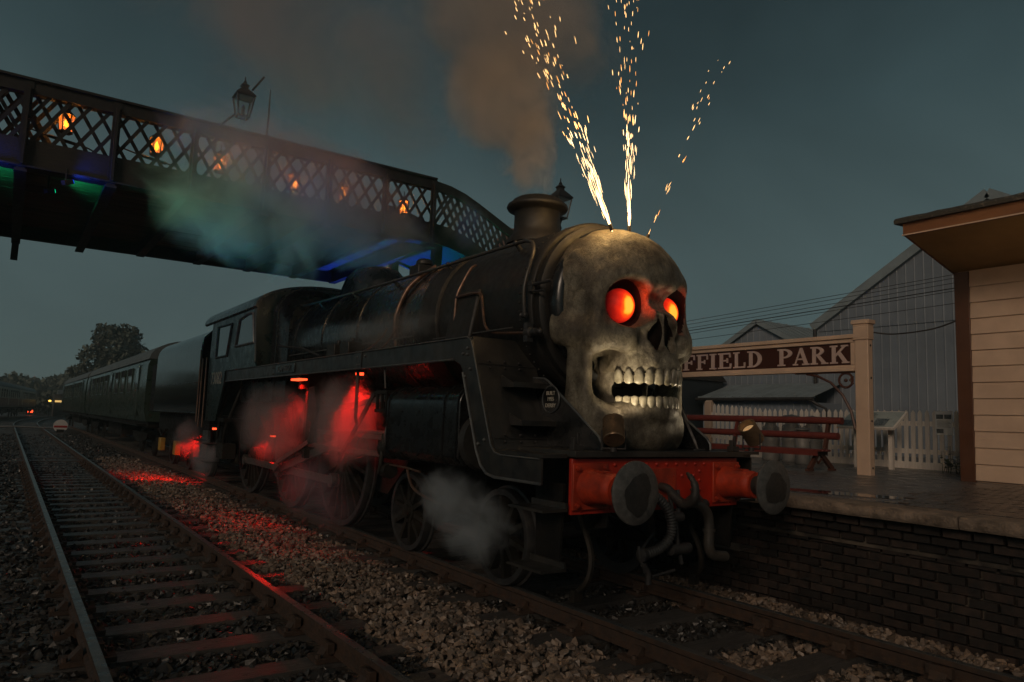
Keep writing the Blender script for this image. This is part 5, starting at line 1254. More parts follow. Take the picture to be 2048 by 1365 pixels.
    act = cnt > 0; ids = -np.ones(act.shape, np.int64); ids[act] = np.arange(act.sum())
    I = np.argwhere(act); V = I + acc[act]/cnt[act][:, None]
    V = V*st + np.array([xs[0], ys[0], zs[0]])
    F = []
    for ax in range(3):
        u, v = (ax+1) % 3, (ax+2) % 3
        A = np.take(S, range(0, S.shape[ax]-1), ax); B = np.take(S, range(1, S.shape[ax]), ax)
        for (m, flip) in ((A & ~B, False), (~A & B, True)):
            E = np.argwhere(m); E = E[(E[:, u] > 0) & (E[:, v] > 0) & (E[:, u] < act.shape[u]) & (E[:, v] < act.shape[v])]
            def g(du, dv):
                q = E.copy(); q[:, u] -= du; q[:, v] -= dv; return ids[q[:, 0], q[:, 1], q[:, 2]]
            f = np.stack([g(0, 0), g(1, 0), g(1, 1), g(0, 1)], -1)
            F.append(f[:, ::-1] if flip else f)
    F = np.concatenate(F); F = F[(F >= 0).all(1)]
    # one smoothing pass, then papier-mache unevenness
    for _ in range(2):
        s = np.zeros_like(V); c = np.zeros(len(V))
        for a, b in ((0, 1), (1, 2), (2, 3), (3, 0)):
            np.add.at(s, F[:, a], V[F[:, b]]); np.add.at(s, F[:, b], V[F[:, a]]); np.add.at(c, F[:, a], 1); np.add.at(c, F[:, b], 1)
        V = V*.4+.6*s/np.maximum(c, 1)[:, None]
    e1 = V[F[:, 1]]-V[F[:, 0]]; e2 = V[F[:, 2]]-V[F[:, 0]]; fn = np.cross(e1, e2); nv = np.zeros_like(V)
    for k in range(4): np.add.at(nv, F[:, k], fn)
    nv /= np.linalg.norm(nv, axis=1)[:, None]+1e-9
    disp = np.array([.006*mnoise.noise(Vector(q)*6)+.0045*abs(mnoise.noise(Vector((q[0]*16, q[1]*16, q[2]*11)))) for q in V])
    V = V + nv*disp[:, None]
    return numpy_mesh('cranium', V, F, True)
def bone_material():
    # painted shell: brown wash brushed over a pale ground, uneven, independent of the light
    m = bone; nt = m.node_tree; N = nt.nodes; L = nt.links; b = N['Principled BSDF']
    g = N.new('ShaderNodeNewGeometry')
    def nz(scale, detail, rough, stretch, dist=0.):
        mp = N.new('ShaderNodeMapping'); mp.inputs['Rotation'].default_value = (.5, .35, .8); mp.inputs['Scale'].default_value = stretch; L.new(g.outputs['Position'], mp.inputs['Vector'])
        n = N.new('ShaderNodeTexNoise'); n.inputs['Scale'].default_value = scale; n.inputs['Detail'].default_value = detail; n.inputs['Roughness'].default_value = rough; n.inputs['Distortion'].default_value = dist; L.new(mp.outputs[0], n.inputs['Vector']); return n.outputs[0]
    def ramp(src, p0, c0, p1, c1):
        r = N.new('ShaderNodeValToRGB'); e = r.color_ramp.elements; e[0].position = p0; e[0].color = (*c0, 1); e[1].position = p1; e[1].color = (*c1, 1); L.new(src, r.inputs['Fac']); return r.outputs[0]
    def mul(a, c, f):
        x = N.new('ShaderNodeMix'); x.data_type = 'RGBA'; x.blend_type = 'MULTIPLY'; x.inputs['Factor'].default_value = f; L.new(a, x.inputs['A']); L.new(c, x.inputs['B']); return x.outputs['Result']
    col = ramp(nz(3.2, 6, .6, (1, 1, .8)), .38, (.075, .061, .043), .68, (.275, .248, .182))
    col = mul(col, ramp(nz(13, 9, .72, (1.1, .8, .6), 1.2), .36, (.42, .38, .32), .58, (1, 1, 1)), .8)
    col = mul(col, ramp(nz(34, 7, .72, (.8, 1.0, .7), 1.5), .34, (.40, .36, .30), .50, (1, 1, 1)), .65)
    col = mul(col, ramp(nz(90, 3, .6, (1, 1, 1)), .30, (.5, .47, .42), .5, (1, 1, 1)), .5)
    vd = N.new('ShaderNodeVectorMath'); vd.operation = 'ADD'; L.new(g.outputs['Position'], vd.inputs[0])
    vn = N.new('ShaderNodeTexNoise'); vn.inputs['Scale'].default_value = 5; vn.inputs['Detail'].default_value = 5; L.new(g.outputs['Position'], vn.inputs['Vector'])
    vs_ = N.new('ShaderNodeVectorMath'); vs_.operation = 'SCALE'; vs_.inputs['Scale'].default_value = .45; L.new(vn.outputs['Color'], vs_.inputs[0]); L.new(vs_.outputs[0], vd.inputs[1])
    vo = N.new('ShaderNodeTexVoronoi'); vo.feature = 'DISTANCE_TO_EDGE'; vo.inputs['Scale'].default_value = 4.5; L.new(vd.outputs[0], vo.inputs['Vector'])
    col = mul(col, ramp(vo.outputs['Distance'], .0, (.35, .31, .26), .022, (1, 1, 1)), .6)
    L.new(col, b.inputs['Base Color'])
    bp = [n for n in N if n.type == 'BUMP'][0]; bp.inputs['Strength'].default_value = .75; bp.inputs['Distance'].default_value = .016
    L.new(nz(26, 8, .7, (1, .9, .7), 1.0), bp.inputs['Height'])
bone_material()
def eye_material():
    m = D.materials.new('glowing_eye'); m.use_nodes = True; nt = m.node_tree; N = nt.nodes; L = nt.links; b = N['Principled BSDF']
    tc = N.new('ShaderNodeTexCoord'); vm = N.new('ShaderNodeVectorMath'); vm.operation = 'DISTANCE'; vm.inputs[1].default_value = (-.006, -.148, -.01)
    nz = N.new('ShaderNodeTexNoise'); nz.inputs['Scale'].default_value = 14; nz.inputs['Detail'].default_value = 5; L.new(tc.outputs['Object'], nz.inputs['Vector'])
    mp = N.new('ShaderNodeMapping'); mp.inputs['Scale'].default_value = (1, 1, .62); L.new(tc.outputs['Object'], mp.inputs['Vector']); L.new(mp.outputs[0], vm.inputs[0])
    ad = N.new('ShaderNodeMath'); ad.operation = 'MULTIPLY_ADD'; ad.inputs[1].default_value = .045; L.new(nz.outputs[0], ad.inputs[0]); L.new(vm.outputs['Value'], ad.inputs[2])
    r = N.new('ShaderNodeValToRGB'); e = r.color_ramp.elements; e[0].position = .060; e[0].color = (1, .46, .04, 1); e[1].position = .235; e[1].color = (.03, .001, .001, 1)
    for ps, c in ((.074, (1, .38, .02, 1)), (.088, (.95, .09, .006, 1)), (.118, (.70, .018, .005, 1)), (.165, (.27, .006, .003, 1))):
        q = e.new(ps); q.color = c
    L.new(ad.outputs[0], r.inputs['Fac']); L.new(r.outputs[0], b.inputs['Emission Color']); b.inputs['Emission Strength'].default_value = 1.25
    b.inputs['Base Color'].default_value = (.02, .004, .003, 1); b.inputs['Roughness'].default_value = .55; b.inputs['Specular IOR Level'].default_value = .2; return m
EYE = eye_material()
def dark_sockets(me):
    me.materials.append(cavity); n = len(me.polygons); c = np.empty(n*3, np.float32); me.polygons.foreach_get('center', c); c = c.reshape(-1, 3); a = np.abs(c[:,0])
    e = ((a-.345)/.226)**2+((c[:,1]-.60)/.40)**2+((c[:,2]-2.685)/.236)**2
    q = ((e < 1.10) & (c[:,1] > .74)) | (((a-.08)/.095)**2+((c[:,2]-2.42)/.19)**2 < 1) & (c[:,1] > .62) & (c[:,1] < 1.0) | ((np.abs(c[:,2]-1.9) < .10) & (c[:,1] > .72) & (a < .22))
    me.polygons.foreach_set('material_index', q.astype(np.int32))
SK = thing('giant_skull', 'giant painted skull with glowing red eyes mounted on the engine front', 'skull', (0, 1.2, 1.4))
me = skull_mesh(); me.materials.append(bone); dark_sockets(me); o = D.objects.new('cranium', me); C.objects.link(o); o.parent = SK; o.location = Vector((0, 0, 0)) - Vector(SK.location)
for sd in (-1, 1):
    c = (sd*.312, .862, 2.675); b = MB(); b.ball((0, 0, 0), (.156, .15, .162), 28, 18); me = b.mesh('eyeball'); me.materials.append(EYE)
    o = D.objects.new('eyeball', me); C.objects.link(o); o.parent = SK; o.location = Vector(c)-Vector(SK.location)
    light('SPOT', (sd*.307+.05, .675, 2.69), 5.5, (1, .05, .008), .09, (sd*.307+.9, .35, 2.98), 125, .5, 'eye_light', SK)
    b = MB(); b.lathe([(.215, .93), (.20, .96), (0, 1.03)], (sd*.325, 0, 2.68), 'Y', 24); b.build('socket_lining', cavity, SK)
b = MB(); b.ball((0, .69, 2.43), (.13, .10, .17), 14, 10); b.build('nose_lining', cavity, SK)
def tooth(i, n, zc, hz, rx, ry, cy0, upper):
    th = math.radians(-80+160*(i+.5)/n); x = rx*math.sin(th); y = cy0-ry*math.cos(th)
    nx, ny = x/rx**2, (y-cy0)/ry**2; L_ = math.hypot(nx, ny); nx, ny = nx/L_, ny/L_
    f = 1.0+.18*math.cos(th); w = (.0425 if upper else .0345)*(1.0+.12*math.cos(th))*random.uniform(.93, 1.05)
    b = MB(); vs = []; M_, K = 12, 9
    for a in range(K+1):
        t = a/K; z = (1-2*t)*hz*f*(1 if upper else -1)     # from root to biting edge
        wide = (.42+.58*math.sin(min(1, t*1.5)*math.pi/2)) * (1 if t < .86 else (1-((t-.86)/.14)**2*.45)); thick = .028*(.55+.45*math.sin(math.pi*min(.9, t+.12)))
        if a in (0, K): wide *= .35; thick *= .35
        for k in range(M_):
            q = 2*math.pi*k/M_; u = w*wide*math.copysign(abs(math.cos(q))**.8, math.cos(q)); v = thick*math.sin(q)
            vs.append((x+nx*(v+.006)-ny*u, y+ny*(v+.006)+nx*u, zc+z))
    b.add(vs, [(a*M_+k, a*M_+(k+1) % M_, (a+1)*M_+(k+1) % M_, (a+1)*M_+k) for a in range(K) for k in range(M_)] + [tuple(range(M_))[::-1], tuple(K*M_+k for k in range(M_))], True)
    b.build('tooth', toothm, SK)
for zc, rx, ry, nm in ((2.01, .352, .395, 'upper'), (1.775, .330, .365, 'lower')):
    b = MB(); b.tube([(rx*math.sin(a), .92-ry*math.cos(a), zc) for a in [math.radians(-74+148*k/40) for k in range(41)]], .026, 8); b.build('gum', mat('gum_paint', (.075, .060, .038), (.040, .030, .019), 12, .6), SK)
SK.rotation_euler = (0, 0, math.radians(3)); SK.location.x -= .005
for i in range(12): tooth(i, 12, 2.018, .068, .372, .415, .92, True)
for i in range(14): tooth(i, 14, 1.782, .054, .350, .385, .92, False)

# ------------------------------------------------------------------ tin spotlights on the running plate
def can(loc, axis, label, tgt, e):
    t = thing('spotlight', label, 'spotlight', loc, 'tin spotlights on the front plate')
    ax = Vector(axis).normalized(); p0 = Vector(loc)+Vector((0, 0, .17)) - ax*.10
    tm = ax.to_track_quat('Z', 'Y').to_matrix(); prof = [(0, 0), (.088, 0), (.092, .006)]
    for k in range(15): prof += [(.092, .010+.0135*k), (.092, .015+.0135*k), (.081, .0187+.0135*k)]
    prof += [(.092, .215), (.080, .215), (.074, .12), (0, .11)]
    b = MB(); b.lathe(prof, (0, 0, 0), 'Z', 28, False); b.v = [tuple(tm @ Vector(q) + p0) for q in b.v]; b.build('can', canm, t)
    b = MB(); b.lathe([(0, .150), (.07, .150)], (0, 0, 0), 'Z', 16); b.v = [tuple(tm @ Vector(q) + p0) for q in b.v]; b.build('lamp_face', emit('warm_lamp_face', (1, .75, .42), .12), t)
    sx = tm @ Vector((1, 0, 0)); b = MB()
    for s in (-1, 1): b.tube([p0+ax*.10+sx*.10*s, Vector(loc)+Vector((sx.x*.10*s, sx.y*.10*s, .02))], .007, 6)
    b.tube([Vector(loc)+Vector((sx.x*.10, sx.y*.10, .02)), Vector(loc)+Vector((-sx.x*.10, -sx.y*.10, .02))], .009, 6); b.tube([Vector(loc)+Vector((0, 0, -.005)), Vector(loc)+Vector((0, 0, .03))], .03, 8); b.build('bracket', iron, t)
    light('SPOT', p0+ax*.224, e, (1, .80, .52), .05, tgt, 95, .6, 'spotlight_light', t)
can((-.68, .47, 1.354), (.40, .50, .76), 'ribbed tin spotlight standing left of the skull jaw, tilted up at the face', (-.15, .75, 2.30), 30)
can((1.28, .56, 1.36), (-.72, -.02, .68), 'ribbed tin spotlight on the end of the plate, in front of the bench', (.25, .75, 2.35), 15)
b = MB(); b.bar((1.05, .58, 1.335), (1.36, .58, 1.335), .10, .03); b.build('lamp_plate', valance, LOCO)
b = MB(); b.tube(bez([(1.25, .62, 1.365), (1.15, .66, 1.37), (1.02, .60, 1.36), (.8, .66, 1.36), (.5, .62, 1.36)]), .010, 5)
tag(b.build('lamp_lead', rubber), 'black lead lying along the plate from the right spotlight', 'cable')

# ------------------------------------------------------------------ spark fountains
sparkm = emit('spark_glow', (1.0, .58, .22), 2.5)
sparkh = emit('hot_spark_glow', (1.0, .70, .36), 3.4)
def fountain(base, end, n, spread, label, e, seed, dense=True):
    r = random.Random(seed); t = thing('spark_fountain', label, 'sparks', base, 'spark fountains from the skull crown')
    base = Vector(base); d = Vector(end)-base; Ln = d.length; d.normalize(); u = d.cross(Vector((.6, .8, 0))).normalized(); v = d.cross(u)
    m1 = MB().lathe([(0, -.5), (.28, -.38), (.5, -.1), (.42, .2), (.12, .45), (0, .5)], (0, 0, 0), 'Z', 5).mesh('spark'); m1.materials.append(sparkm)
    m2 = m1.copy(); m2.materials.clear(); m2.materials.append(sparkh); m3 = m1.copy(); m3.materials.clear(); m3.materials.append(emit('cooling_spark_glow', (1.0, .42, .10), 1.6))
    for i in range(n):
        q = r.random(); s = (q**1.45) if dense else q
        sp = spread*(.04+.96*s)*Ln
        off = u*r.gauss(0, .36)*sp + v*r.gauss(0, .36)*sp
        pos = base + d*(s*Ln*r.uniform(.96, 1.04)) + off; hot = s < .42 and dense
        o = D.objects.new('spark', m2 if hot else (m3 if r.random() < .25 else m1)); C.objects.link(o); o.parent = t; o.location = pos-base
        dr = (d*Ln*.8+off*1.3+Vector((r.gauss(0,.03), r.gauss(0,.03), 0))*Ln).normalized(); o.rotation_euler = dr.to_track_quat('Z', 'Y').to_euler()
        ln = r.uniform(.05, .10)*(1.15-.6*s) + (.10*(1-s/.35) if s < .35 and dense else 0); w = r.uniform(.0022, .0048)*(.72 if s < .35 else 1)
        if r.random() < .16: ln *= .4; w *= .55
        o.scale = (w*1.6, w*1.6, ln*1.1)
    b = MB(); b.tube([base-d*.05, base+d*.015], .018, 8); b.build('nozzle', iron, t)
    light('POINT', base+d*.14, e, (1, .58, .18), .10, name='spark_light', parent=t)
    light('POINT', base+d*1.0, e*4, (1, .60, .26), .25, name='spark_light', parent=t)
fountain((-.28, 1.0, 3.475), (-1.37, 1.0, 5.43), 230, .16, 'dense fountain of white-gold sparks leaning left from the skull crown', 5.5, 1)
fountain((-.03, 1.0, 3.50), (-.10, 1.0, 5.95), 165, .11, 'tall upright fountain of white-gold sparks from the skull crown', 4.0, 2)
fountain((.23, 1.0, 3.46), (1.32, 1.0, 5.68), 34, .07, 'sparse scatter of sparks leaning right from the skull crown', 1.2, 3, False)

# ================================================================== TENDER AND CARRIAGES
def tender():
    t = thing('tender', 'glossy dark tender coupled behind the engine cab', 'tender', (0, 16.6, 0))
    y0, y1 = 13.25, 19.9; n = 8
    side = [(1.28, 1.46), (1.345, 1.49), (1.352, 1.52), (1.355, 2.2), (1.350, 2.93), (1.348, 3.0)] + [(1.348-.42*(1-math.cos(math.pi/2*i/n)), 3.0+.44*math.sin(math.pi/2*i/n)) for i in range(1, n+1)]
    prof = side + [(-q[0], q[1]) for q in reversed(side)]
    b = MB(); m = len(prof); vs = [(q[0], y0, q[1]) for q in prof] + [(q[0], y1-.75, q[1]) for q in prof]
    b.add(vs, [(i, (i+1) % m, m+(i+1) % m, m+i) for i in range(m)], True); b.f += [tuple(range(m))[::-1], tuple(m+i for i in range(m))]; b.sm += [False]*2
    b.build('tank', tenderm, t)
    b = MB(); b.prism([(1.28, 1.46), (1.35, 1.50), (1.35, 2.85), (-1.35, 2.85), (-1.35, 1.50), (-1.28, 1.46)], 'Y', y1-.749, y1); b.build('rear_tank', under, t)
    for sd in (-1, 1):
        b = MB(); b.tube([(sd*1.36, y0, 2.20), (sd*1.36, y1-.76, 2.20)], .007, 5); b.tube([(sd*1.36, y0, 1.49), (sd*1.36, y1, 1.49)], .014, 5); b.build('seam', black, t)
        b = MB(); b.tube([(sd*1.37, y0-.02, 1.5), (sd*1.365, y0-.02, 3.0), (sd*1.32, y0-.02, 3.2), (sd*1.15, y0-.02, 3.38)], .022, 6); b.build('front_edge', black, t)
        b = MB(); b.tube([(sd*1.40, y0-.12, 1.3), (sd*1.40, y0-.12, 2.9)], .018, 6); b.build('grab_rail', copper, t)
        q0, q1 = sorted((sd*1.02, sd*1.06)); b = MB(); b.prism([(13.3, 1.44), (19.9, 1.44), (19.8, 1.05), (19.2, .85), (18.6, .62), (14.6, .62), (13.9, .85), (13.4, 1.05)], 'X', q0, q1); b.build('frame', under, t)
        for y in (14.3, 16.5, 18.7):
            q0, q1 = sorted((sd*1.06, sd*1.20)); b = MB(); b.box((q0, y-.15, .38), (q1, y+.15, .74)); b.build('axle_box', mat('yellow_axlebox', (.42, .25, .035), (.30, .17, .03), 6, .4, .6) if sd < 0 and y > 15 else under, t, .015)
            b = MB(); b.tube(bez([(sd*1.13, y-.55, .98), (sd*1.13, y, .80), (sd*1.13, y+.55, .98)]), .04, 6); b.build('leaf_spring', under, t)
            wheel(t, sd*.77, y, .54, 12, sd)
    q = MB(); q.box((-1.30, y0-.25, 1.36), (1.30, y0, 1.44)); q.box((-.9, y0-.3, .9), (.9, y0-.05, 1.35)); q.build('front_plate', under, t)
    b = MB(); b.box((-1.22, 12.72, .46), (-1.16, 13.22, 1.12)); b.build('step_plate', beading, t)
    for z in (.50, .9):
        b = MB(); b.box((-1.40, 12.75, z), (-1.221, 13.2, z+.025)); b.build('step', under, t)
    return t
tender()
def carriage(label, x, y0, y1, body, lower, roof, group, rot=0., hw=1.36, zz=0., detail=True):
    t = thing('carriage', label, 'carriage', (x, (y0+y1)/2, zz), group); yc = (y0+y1)/2; Ln = y1-y0
    def mk(name, m, b, bv=0): 
        b.v = [(q[0]+x, q[1]+yc, q[2]+zz) for q in b.v]; return b.build(name, m, t, bv)
    h = Ln/2
    b = MB(); prof = [(hw-.08, 1.14), (hw, 1.5), (hw, 2.2), (hw-.02, 2.9), (hw-.10, 3.12), (-hw+.10, 3.12), (-hw+.02, 2.9), (-hw, 2.2), (-hw, 1.5), (-hw+.08, 1.14)]; b.prism(prof, 'Y', -h, h); mk('body', body, b)
    if lower is not None:
        for sd in (-1, 1):
            b = MB(); q0, q1 = sorted((sd*(hw+.002), sd*(hw+.010))); b.prism([(-h, 1.2), (h, 1.2), (h, 2.02), (-h, 2.02)], 'X', q0, q1); mk('lower_panel', lower, b)
    arc = [((hw-.04)*math.cos(math.pi*i/14), 3.10+.66*math.sin(math.pi*i/14)) for i in range(15)]
    b = MB(); m = len(arc); vs = [(q[0], y, q[1]) for y in (-h-.02, h+.02) for q in arc]; b.add(vs, [(i, i+1, m+i+1, m+i) for i in range(m-1)], True); b.f += [tuple(range(m))[::-1], tuple(m+i for i in range(m))]; b.sm += [False]*2; mk('roof', roof, b)
    b = MB()
    for k in range(int(Ln/2.2)): b.ball((.3*(-1)**k, -h+1.2+2.2*k, 3.74), (.16, .16, .09), 8, 5)
    stuff(mk('roof_vents', roof, b))
    sides = (-1, 1) if detail else (1,)
    for sd in sides:
        nw = 10; k = 0
        for i in range(nw):
            y = -h+.9+(Ln-1.8)*(i+.5)/nw
            if i in (0, 4, 9):
                b = MB(); q0, q1 = sorted((sd*(hw+.003), sd*(hw+.012))); b.box((q0, y-.33, 1.28), (q1, y+.33, 3.0)); d = mk('door', body, b)
                b = MB(); b.box((q0+sd*.011, y-.24, 2.16), (q1+sd*.011, y+.24, 2.86)); b.v = [(q[0]+x, q[1]+yc, q[2]+zz) for q in b.v]; b.build('pane', glassd, d)
                b = MB(); b.tube([(sd*(hw+.03), y+.38, 1.9), (sd*(hw+.03), y+.38, 2.4)], .015, 5); b.v = [(q[0]+x, q[1]+yc, q[2]+zz) for q in b.v]; b.build('handle', steel, d)
                continue
            b = MB(); xx = sd*(hw+.006); b.tube([(xx, y-.56, 2.08), (xx, y+.56, 2.08), (xx, y+.56, 2.90), (xx, y-.56, 2.90)], .022, 6, closed=True); b.box((min(xx, xx+sd*.01), y-.56, 2.62), (max(xx, xx+sd*.01), y+.56, 2.66)); w = mk('window', body, b)
            for za, zb, mm in ((2.09, 2.62, glassd), (2.66, 2.89, under)):
                b = MB(); q0, q1 = sorted((sd*(hw+.001), sd*(hw+.006))); b.box((q0, y-.55, za), (q1, y+.55, zb)); b.v = [(q[0]+x, q[1]+yc, q[2]+zz) for q in b.v]; b.build('pane', mm, w)
    b = MB(); b.box((-1.2, -h+.1, .95), (1.2, h-.1, 1.14)); b.box((-1.0, -2.4, .45), (1.0, 2.2, .95)); mk('underframe', under, b)
    b = MB(); b.box((-hw-.12, -h+.3, 1.0), (hw+.12, h-.3, 1.05)); mk('footboard', under, b)
    b = MB(); b.box((-.85, -h-.35, 1.2), (.85, -h, 3.3)); mk('gangway', under, b)
    for e in (-1, 1):
        yb = e*(h-2.6)
        b = MB()
        for sd in (-1, 1): b.prism([(yb-1.7, .75), (yb+1.7, .75), (yb+1.5, .55), (yb+.4, .42), (yb-.4, .42), (yb-1.5, .55)], 'X', sd*1.0, sd*1.06)
        b.box((-1, yb-.3, .5), (1, yb+.3, .8)); mk('bogie', under, b)
        for sd in (-1, 1):
            for dy in (-1.3, 1.3):
                b = MB(); b.lathe([(.0, sd*.80), (.40, sd*.80), (.46, sd*.78), (.49, sd*.72), (0, sd*.70)], (0, yb+dy, .47), 'X', 20); mk('wheel', under, b)
    t.rotation_euler = (0, 0, rot); return t
carriage('green carriage coupled directly behind the glossy tender', 0, 20.9, 41.0, coachg, None, coachr, 'green carriages behind the tender')
carriage('second green carriage, at the tail of the engine train', 0, 41.8, 61.5, coachg, None, coachr, 'green carriages behind the tender')
ang = math.atan2(-2.9, 24)
carriage('maroon and cream carriage on the far left siding, nearer half', -5.9, 77, 97.4, cream, maroon, coachr, 'maroon and cream carriages on the far siding', -.105, detail=False)
carriage('maroon and cream carriage on the far left siding, further half', -3.75, 98.4, 118, cream, maroon, coachr, 'maroon and cream carriages on the far siding', -.105, detail=False)

# ------------------------------------------------------------------ small lineside things
def ground_signal():
    t = thing('ground_signal', 'white round ground signal with red bar beside the carriages', 'signal', (-1.9, 50, -.1))
    b = MB(); b.box((-2.1, 49.9, -.2), (-1.7, 50.3, .0)); b.tube([(-1.9, 50.1, -.1), (-1.9, 50.1, .28)], .06, 8); b.build('base', under, t)
    b = MB(); b.lathe([(0, 49.96), (.40, 49.96), (.40, 50.0), (0, 50.0)], (-1.9, 0, .22), 'Y', 24); b.build('disc', discw, t)
    b = MB(); b.box((-2.26, 49.945, .12), (-1.54, 49.959, .24)); b.build('bar', redband, t)
ground_signal()
b = MB(); b.tube([(-10.5, 55.8, -.05), (-6, 54.6, -.02), (-4.2, 53.2, .05), (-1.9, 50.6, .05)], .07, 8)
tag(b.build('pipe_run', beading), 'pale pipe run laid across the loop track near the ground signal', 'pipe')
for x, lab in ((-2.05, 'red tail lamp glowing low on the far siding, left of the pair'), (-1.60, 'red tail lamp glowing low on the far siding, right of the pair')):
    t = thing('tail_lamp', lab, 'lamp', (x, 125, 0)); b = MB(); b.box((x-.16, 125, -.3), (x+.16, 125.3, .7)); b.build('body', iron, t)
    b = MB(); b.ball((x, 124.95, .38), (.20, .08, .20), 10, 8); b.build('lens', emit('red_lens', (1, .07, .02), 3.2), t)
def far_hut():
    t = thing('hut', 'low hut with lit yellow window strip beyond the carriages', 'hut', (1.9, 121, 0))
    b = MB(); b.box((.9, 120.5, -.2), (4, 124, 3.0)); b.build('wall', mat('hut_wall', (.05, .05, .045), None, 2, .7), t)
    b = MB(); b.prism([(120.2, 3.0), (124.3, 3.0), (122, 3.7)], 'X', 1.3, 4.3); b.build('roof', coachr, t)
    b = MB(); b.box((1.0, 120.40, 1.85), (1.95, 120.46, 2.12)); b.build('window', emit('far_window', (1, .62, .20), .75), t)
    t = thing('yard_lamp', 'small bright yellow yard lamp left of the lit hut', 'lamp', (.35, 120, 0)); b = MB(); b.tube([(.35, 120, -.3), (.35, 120, 1.9)], .05, 6); b.build('post', iron, t)
    b = MB(); b.ball((.35, 119.95, 2.0), (.20, .15, .14), 8, 6); b.build('lens', emit('yellow_lens', (1, .58, .10), 2.2), t)
    t = thing('store', 'pale flat-roofed store far down the yard between the trains', 'hut', (-1.6, 140, 0)); b = MB(); b.box((-2.9, 140, -.3), (-.4, 143, 2.1)); b.build('wall', mat('hut_wall', (.05, .05, .045)), t); b = MB(); b.box((-3.1, 139.7, 2.1), (-.2, 143.2, 2.35)); b.build('roof', coachr, t)
far_hut()

# ------------------------------------------------------------------ coloured party lights
ledred = emit('red_led', (1, .07, .02), 3)
def led(loc, size, label, tgt, e, cone=110, col=(1, .012, .006)):
    t = thing('led_light', label, 'light', loc, 'red lights under the engine and tender')
    lo = Vector(loc)-Vector(size)/2; hi = Vector(loc)+Vector(size)/2
    b = MB(); b.box((lo.x, lo.y, loc[2]), hi); b.build('housing', iron, t, .004)
    b = MB(); b.box((lo.x+.01, lo.y+.01, lo.z), (hi.x-.01, hi.y-.01, loc[2]-.002)); b.build('lens', ledred, t)
    light('SPOT', (loc[0], loc[1], lo.z-.02), e, col, .05, tgt, cone, .5, 'led_beam', t)
led((-1.15, 4.78, 2.13), (.10, .10, .07), 'small red light under the running board near the cylinder', (-.85, 5.15, .6), 120, 76)
led((-1.25, 6.85, 2.10), (.14, .42, .06), 'long red light bar under the engine nameplate', (-.95, 7.7, .5), 90, 92)
led((-1.0, 13.05, 1.18), (.12, .12, .08), 'red light under the front of the tender', (-1.75, 16.0, -.15), 1500, 24)
led((-.95, 14.9, .60), (.10, .10, .06), 'red light behind the tender steps', (-1.3, 15.2, -.1), 60, 150)
led((-.80, 9.45, 1.15), (.10, .10, .06), 'red light under the engine cab', (-1.75, 7.6, -.2), 65, 62)
def flood(loc, tgt, col, e, label, cone=70, mm=None, em=(0, 0, 1)):
    up = 5.10 if loc[2] > 3 else -.1
    t = thing('floodlight', label, 'light', loc, 'coloured lights under the footbridge')
    d = (Vector(tgt)-Vector(loc)).normalized(); b = MB(); b.bar(Vector(loc)-d*.10, Vector(loc)+d*.03, .09, .07); b.build('housing', iron, t, .006); b = MB(); b.tube([Vector(loc)-d*.06, (loc[0]-d.x*.06, loc[1]-d.y*.06+(.3 if up > 0 and loc[1] < 8 else 0), up)], .012, 5); b.build('stand', iron, t)
    b = MB(); b.bar(Vector(loc)+d*.031, Vector(loc)+d*.036, .075, .055); b.build('lens', emit('lens_'+('blue' if em[2] > .5 else 'green'), em, 2), t)
    light('SPOT', Vector(loc)+d*.06, e, col, .06, tgt, cone, .6, 'flood_beam', t)
BL, GR = (.02, .08, 1), (.02, 1, .42)
flood((-4.42, 7.80, 4.74), (-4.02, 8.02, 4.95), BL, 16, 'blue light clipped under the bridge beam at the second post', 120)
flood((-5.50, 7.80, 4.74), (-5.10, 8.02, 4.95), BL, 16, 'blue light clipped under the bridge beam at the first post', 130)
flood((-4.60, 8.9, 4.84), (-4.05, 9.25, 5.02), GR, 22, 'green light under the bridge deck at the second post', 80, None, (0, 1, .4))
flood((-5.65, 8.8, 4.84), (-5.15, 9.2, 5.02), GR, 22, 'green light under the bridge deck at the first post', 90, None, (0, 1, .4))
flood((2.0, 12.5, 1.1), (.9, 11.0, 5.0), BL, 1100, 'blue floodlight on the platform behind the engine', 75)
flood((2.4, 7.6, 1.1), (2.4, 9.2, 4.8), GR, 420, 'green floodlight on the platform under the bridge stairs', 55, None, (0, 1, .4))
flood((-7.2, 6.4, 1.2), (-2.6, 6.9, 4.3), (.02, .80, .50), 460, 'green floodlight on the trackside aimed at the bridge smoke', 40, None, (0, 1, .4))

flood((-7.4, 7.4, 1.2), (-.4, 7.2, 4.6), (.03, .22, 1), 420, 'blue floodlight on the trackside aimed at the bridge smoke', 24)

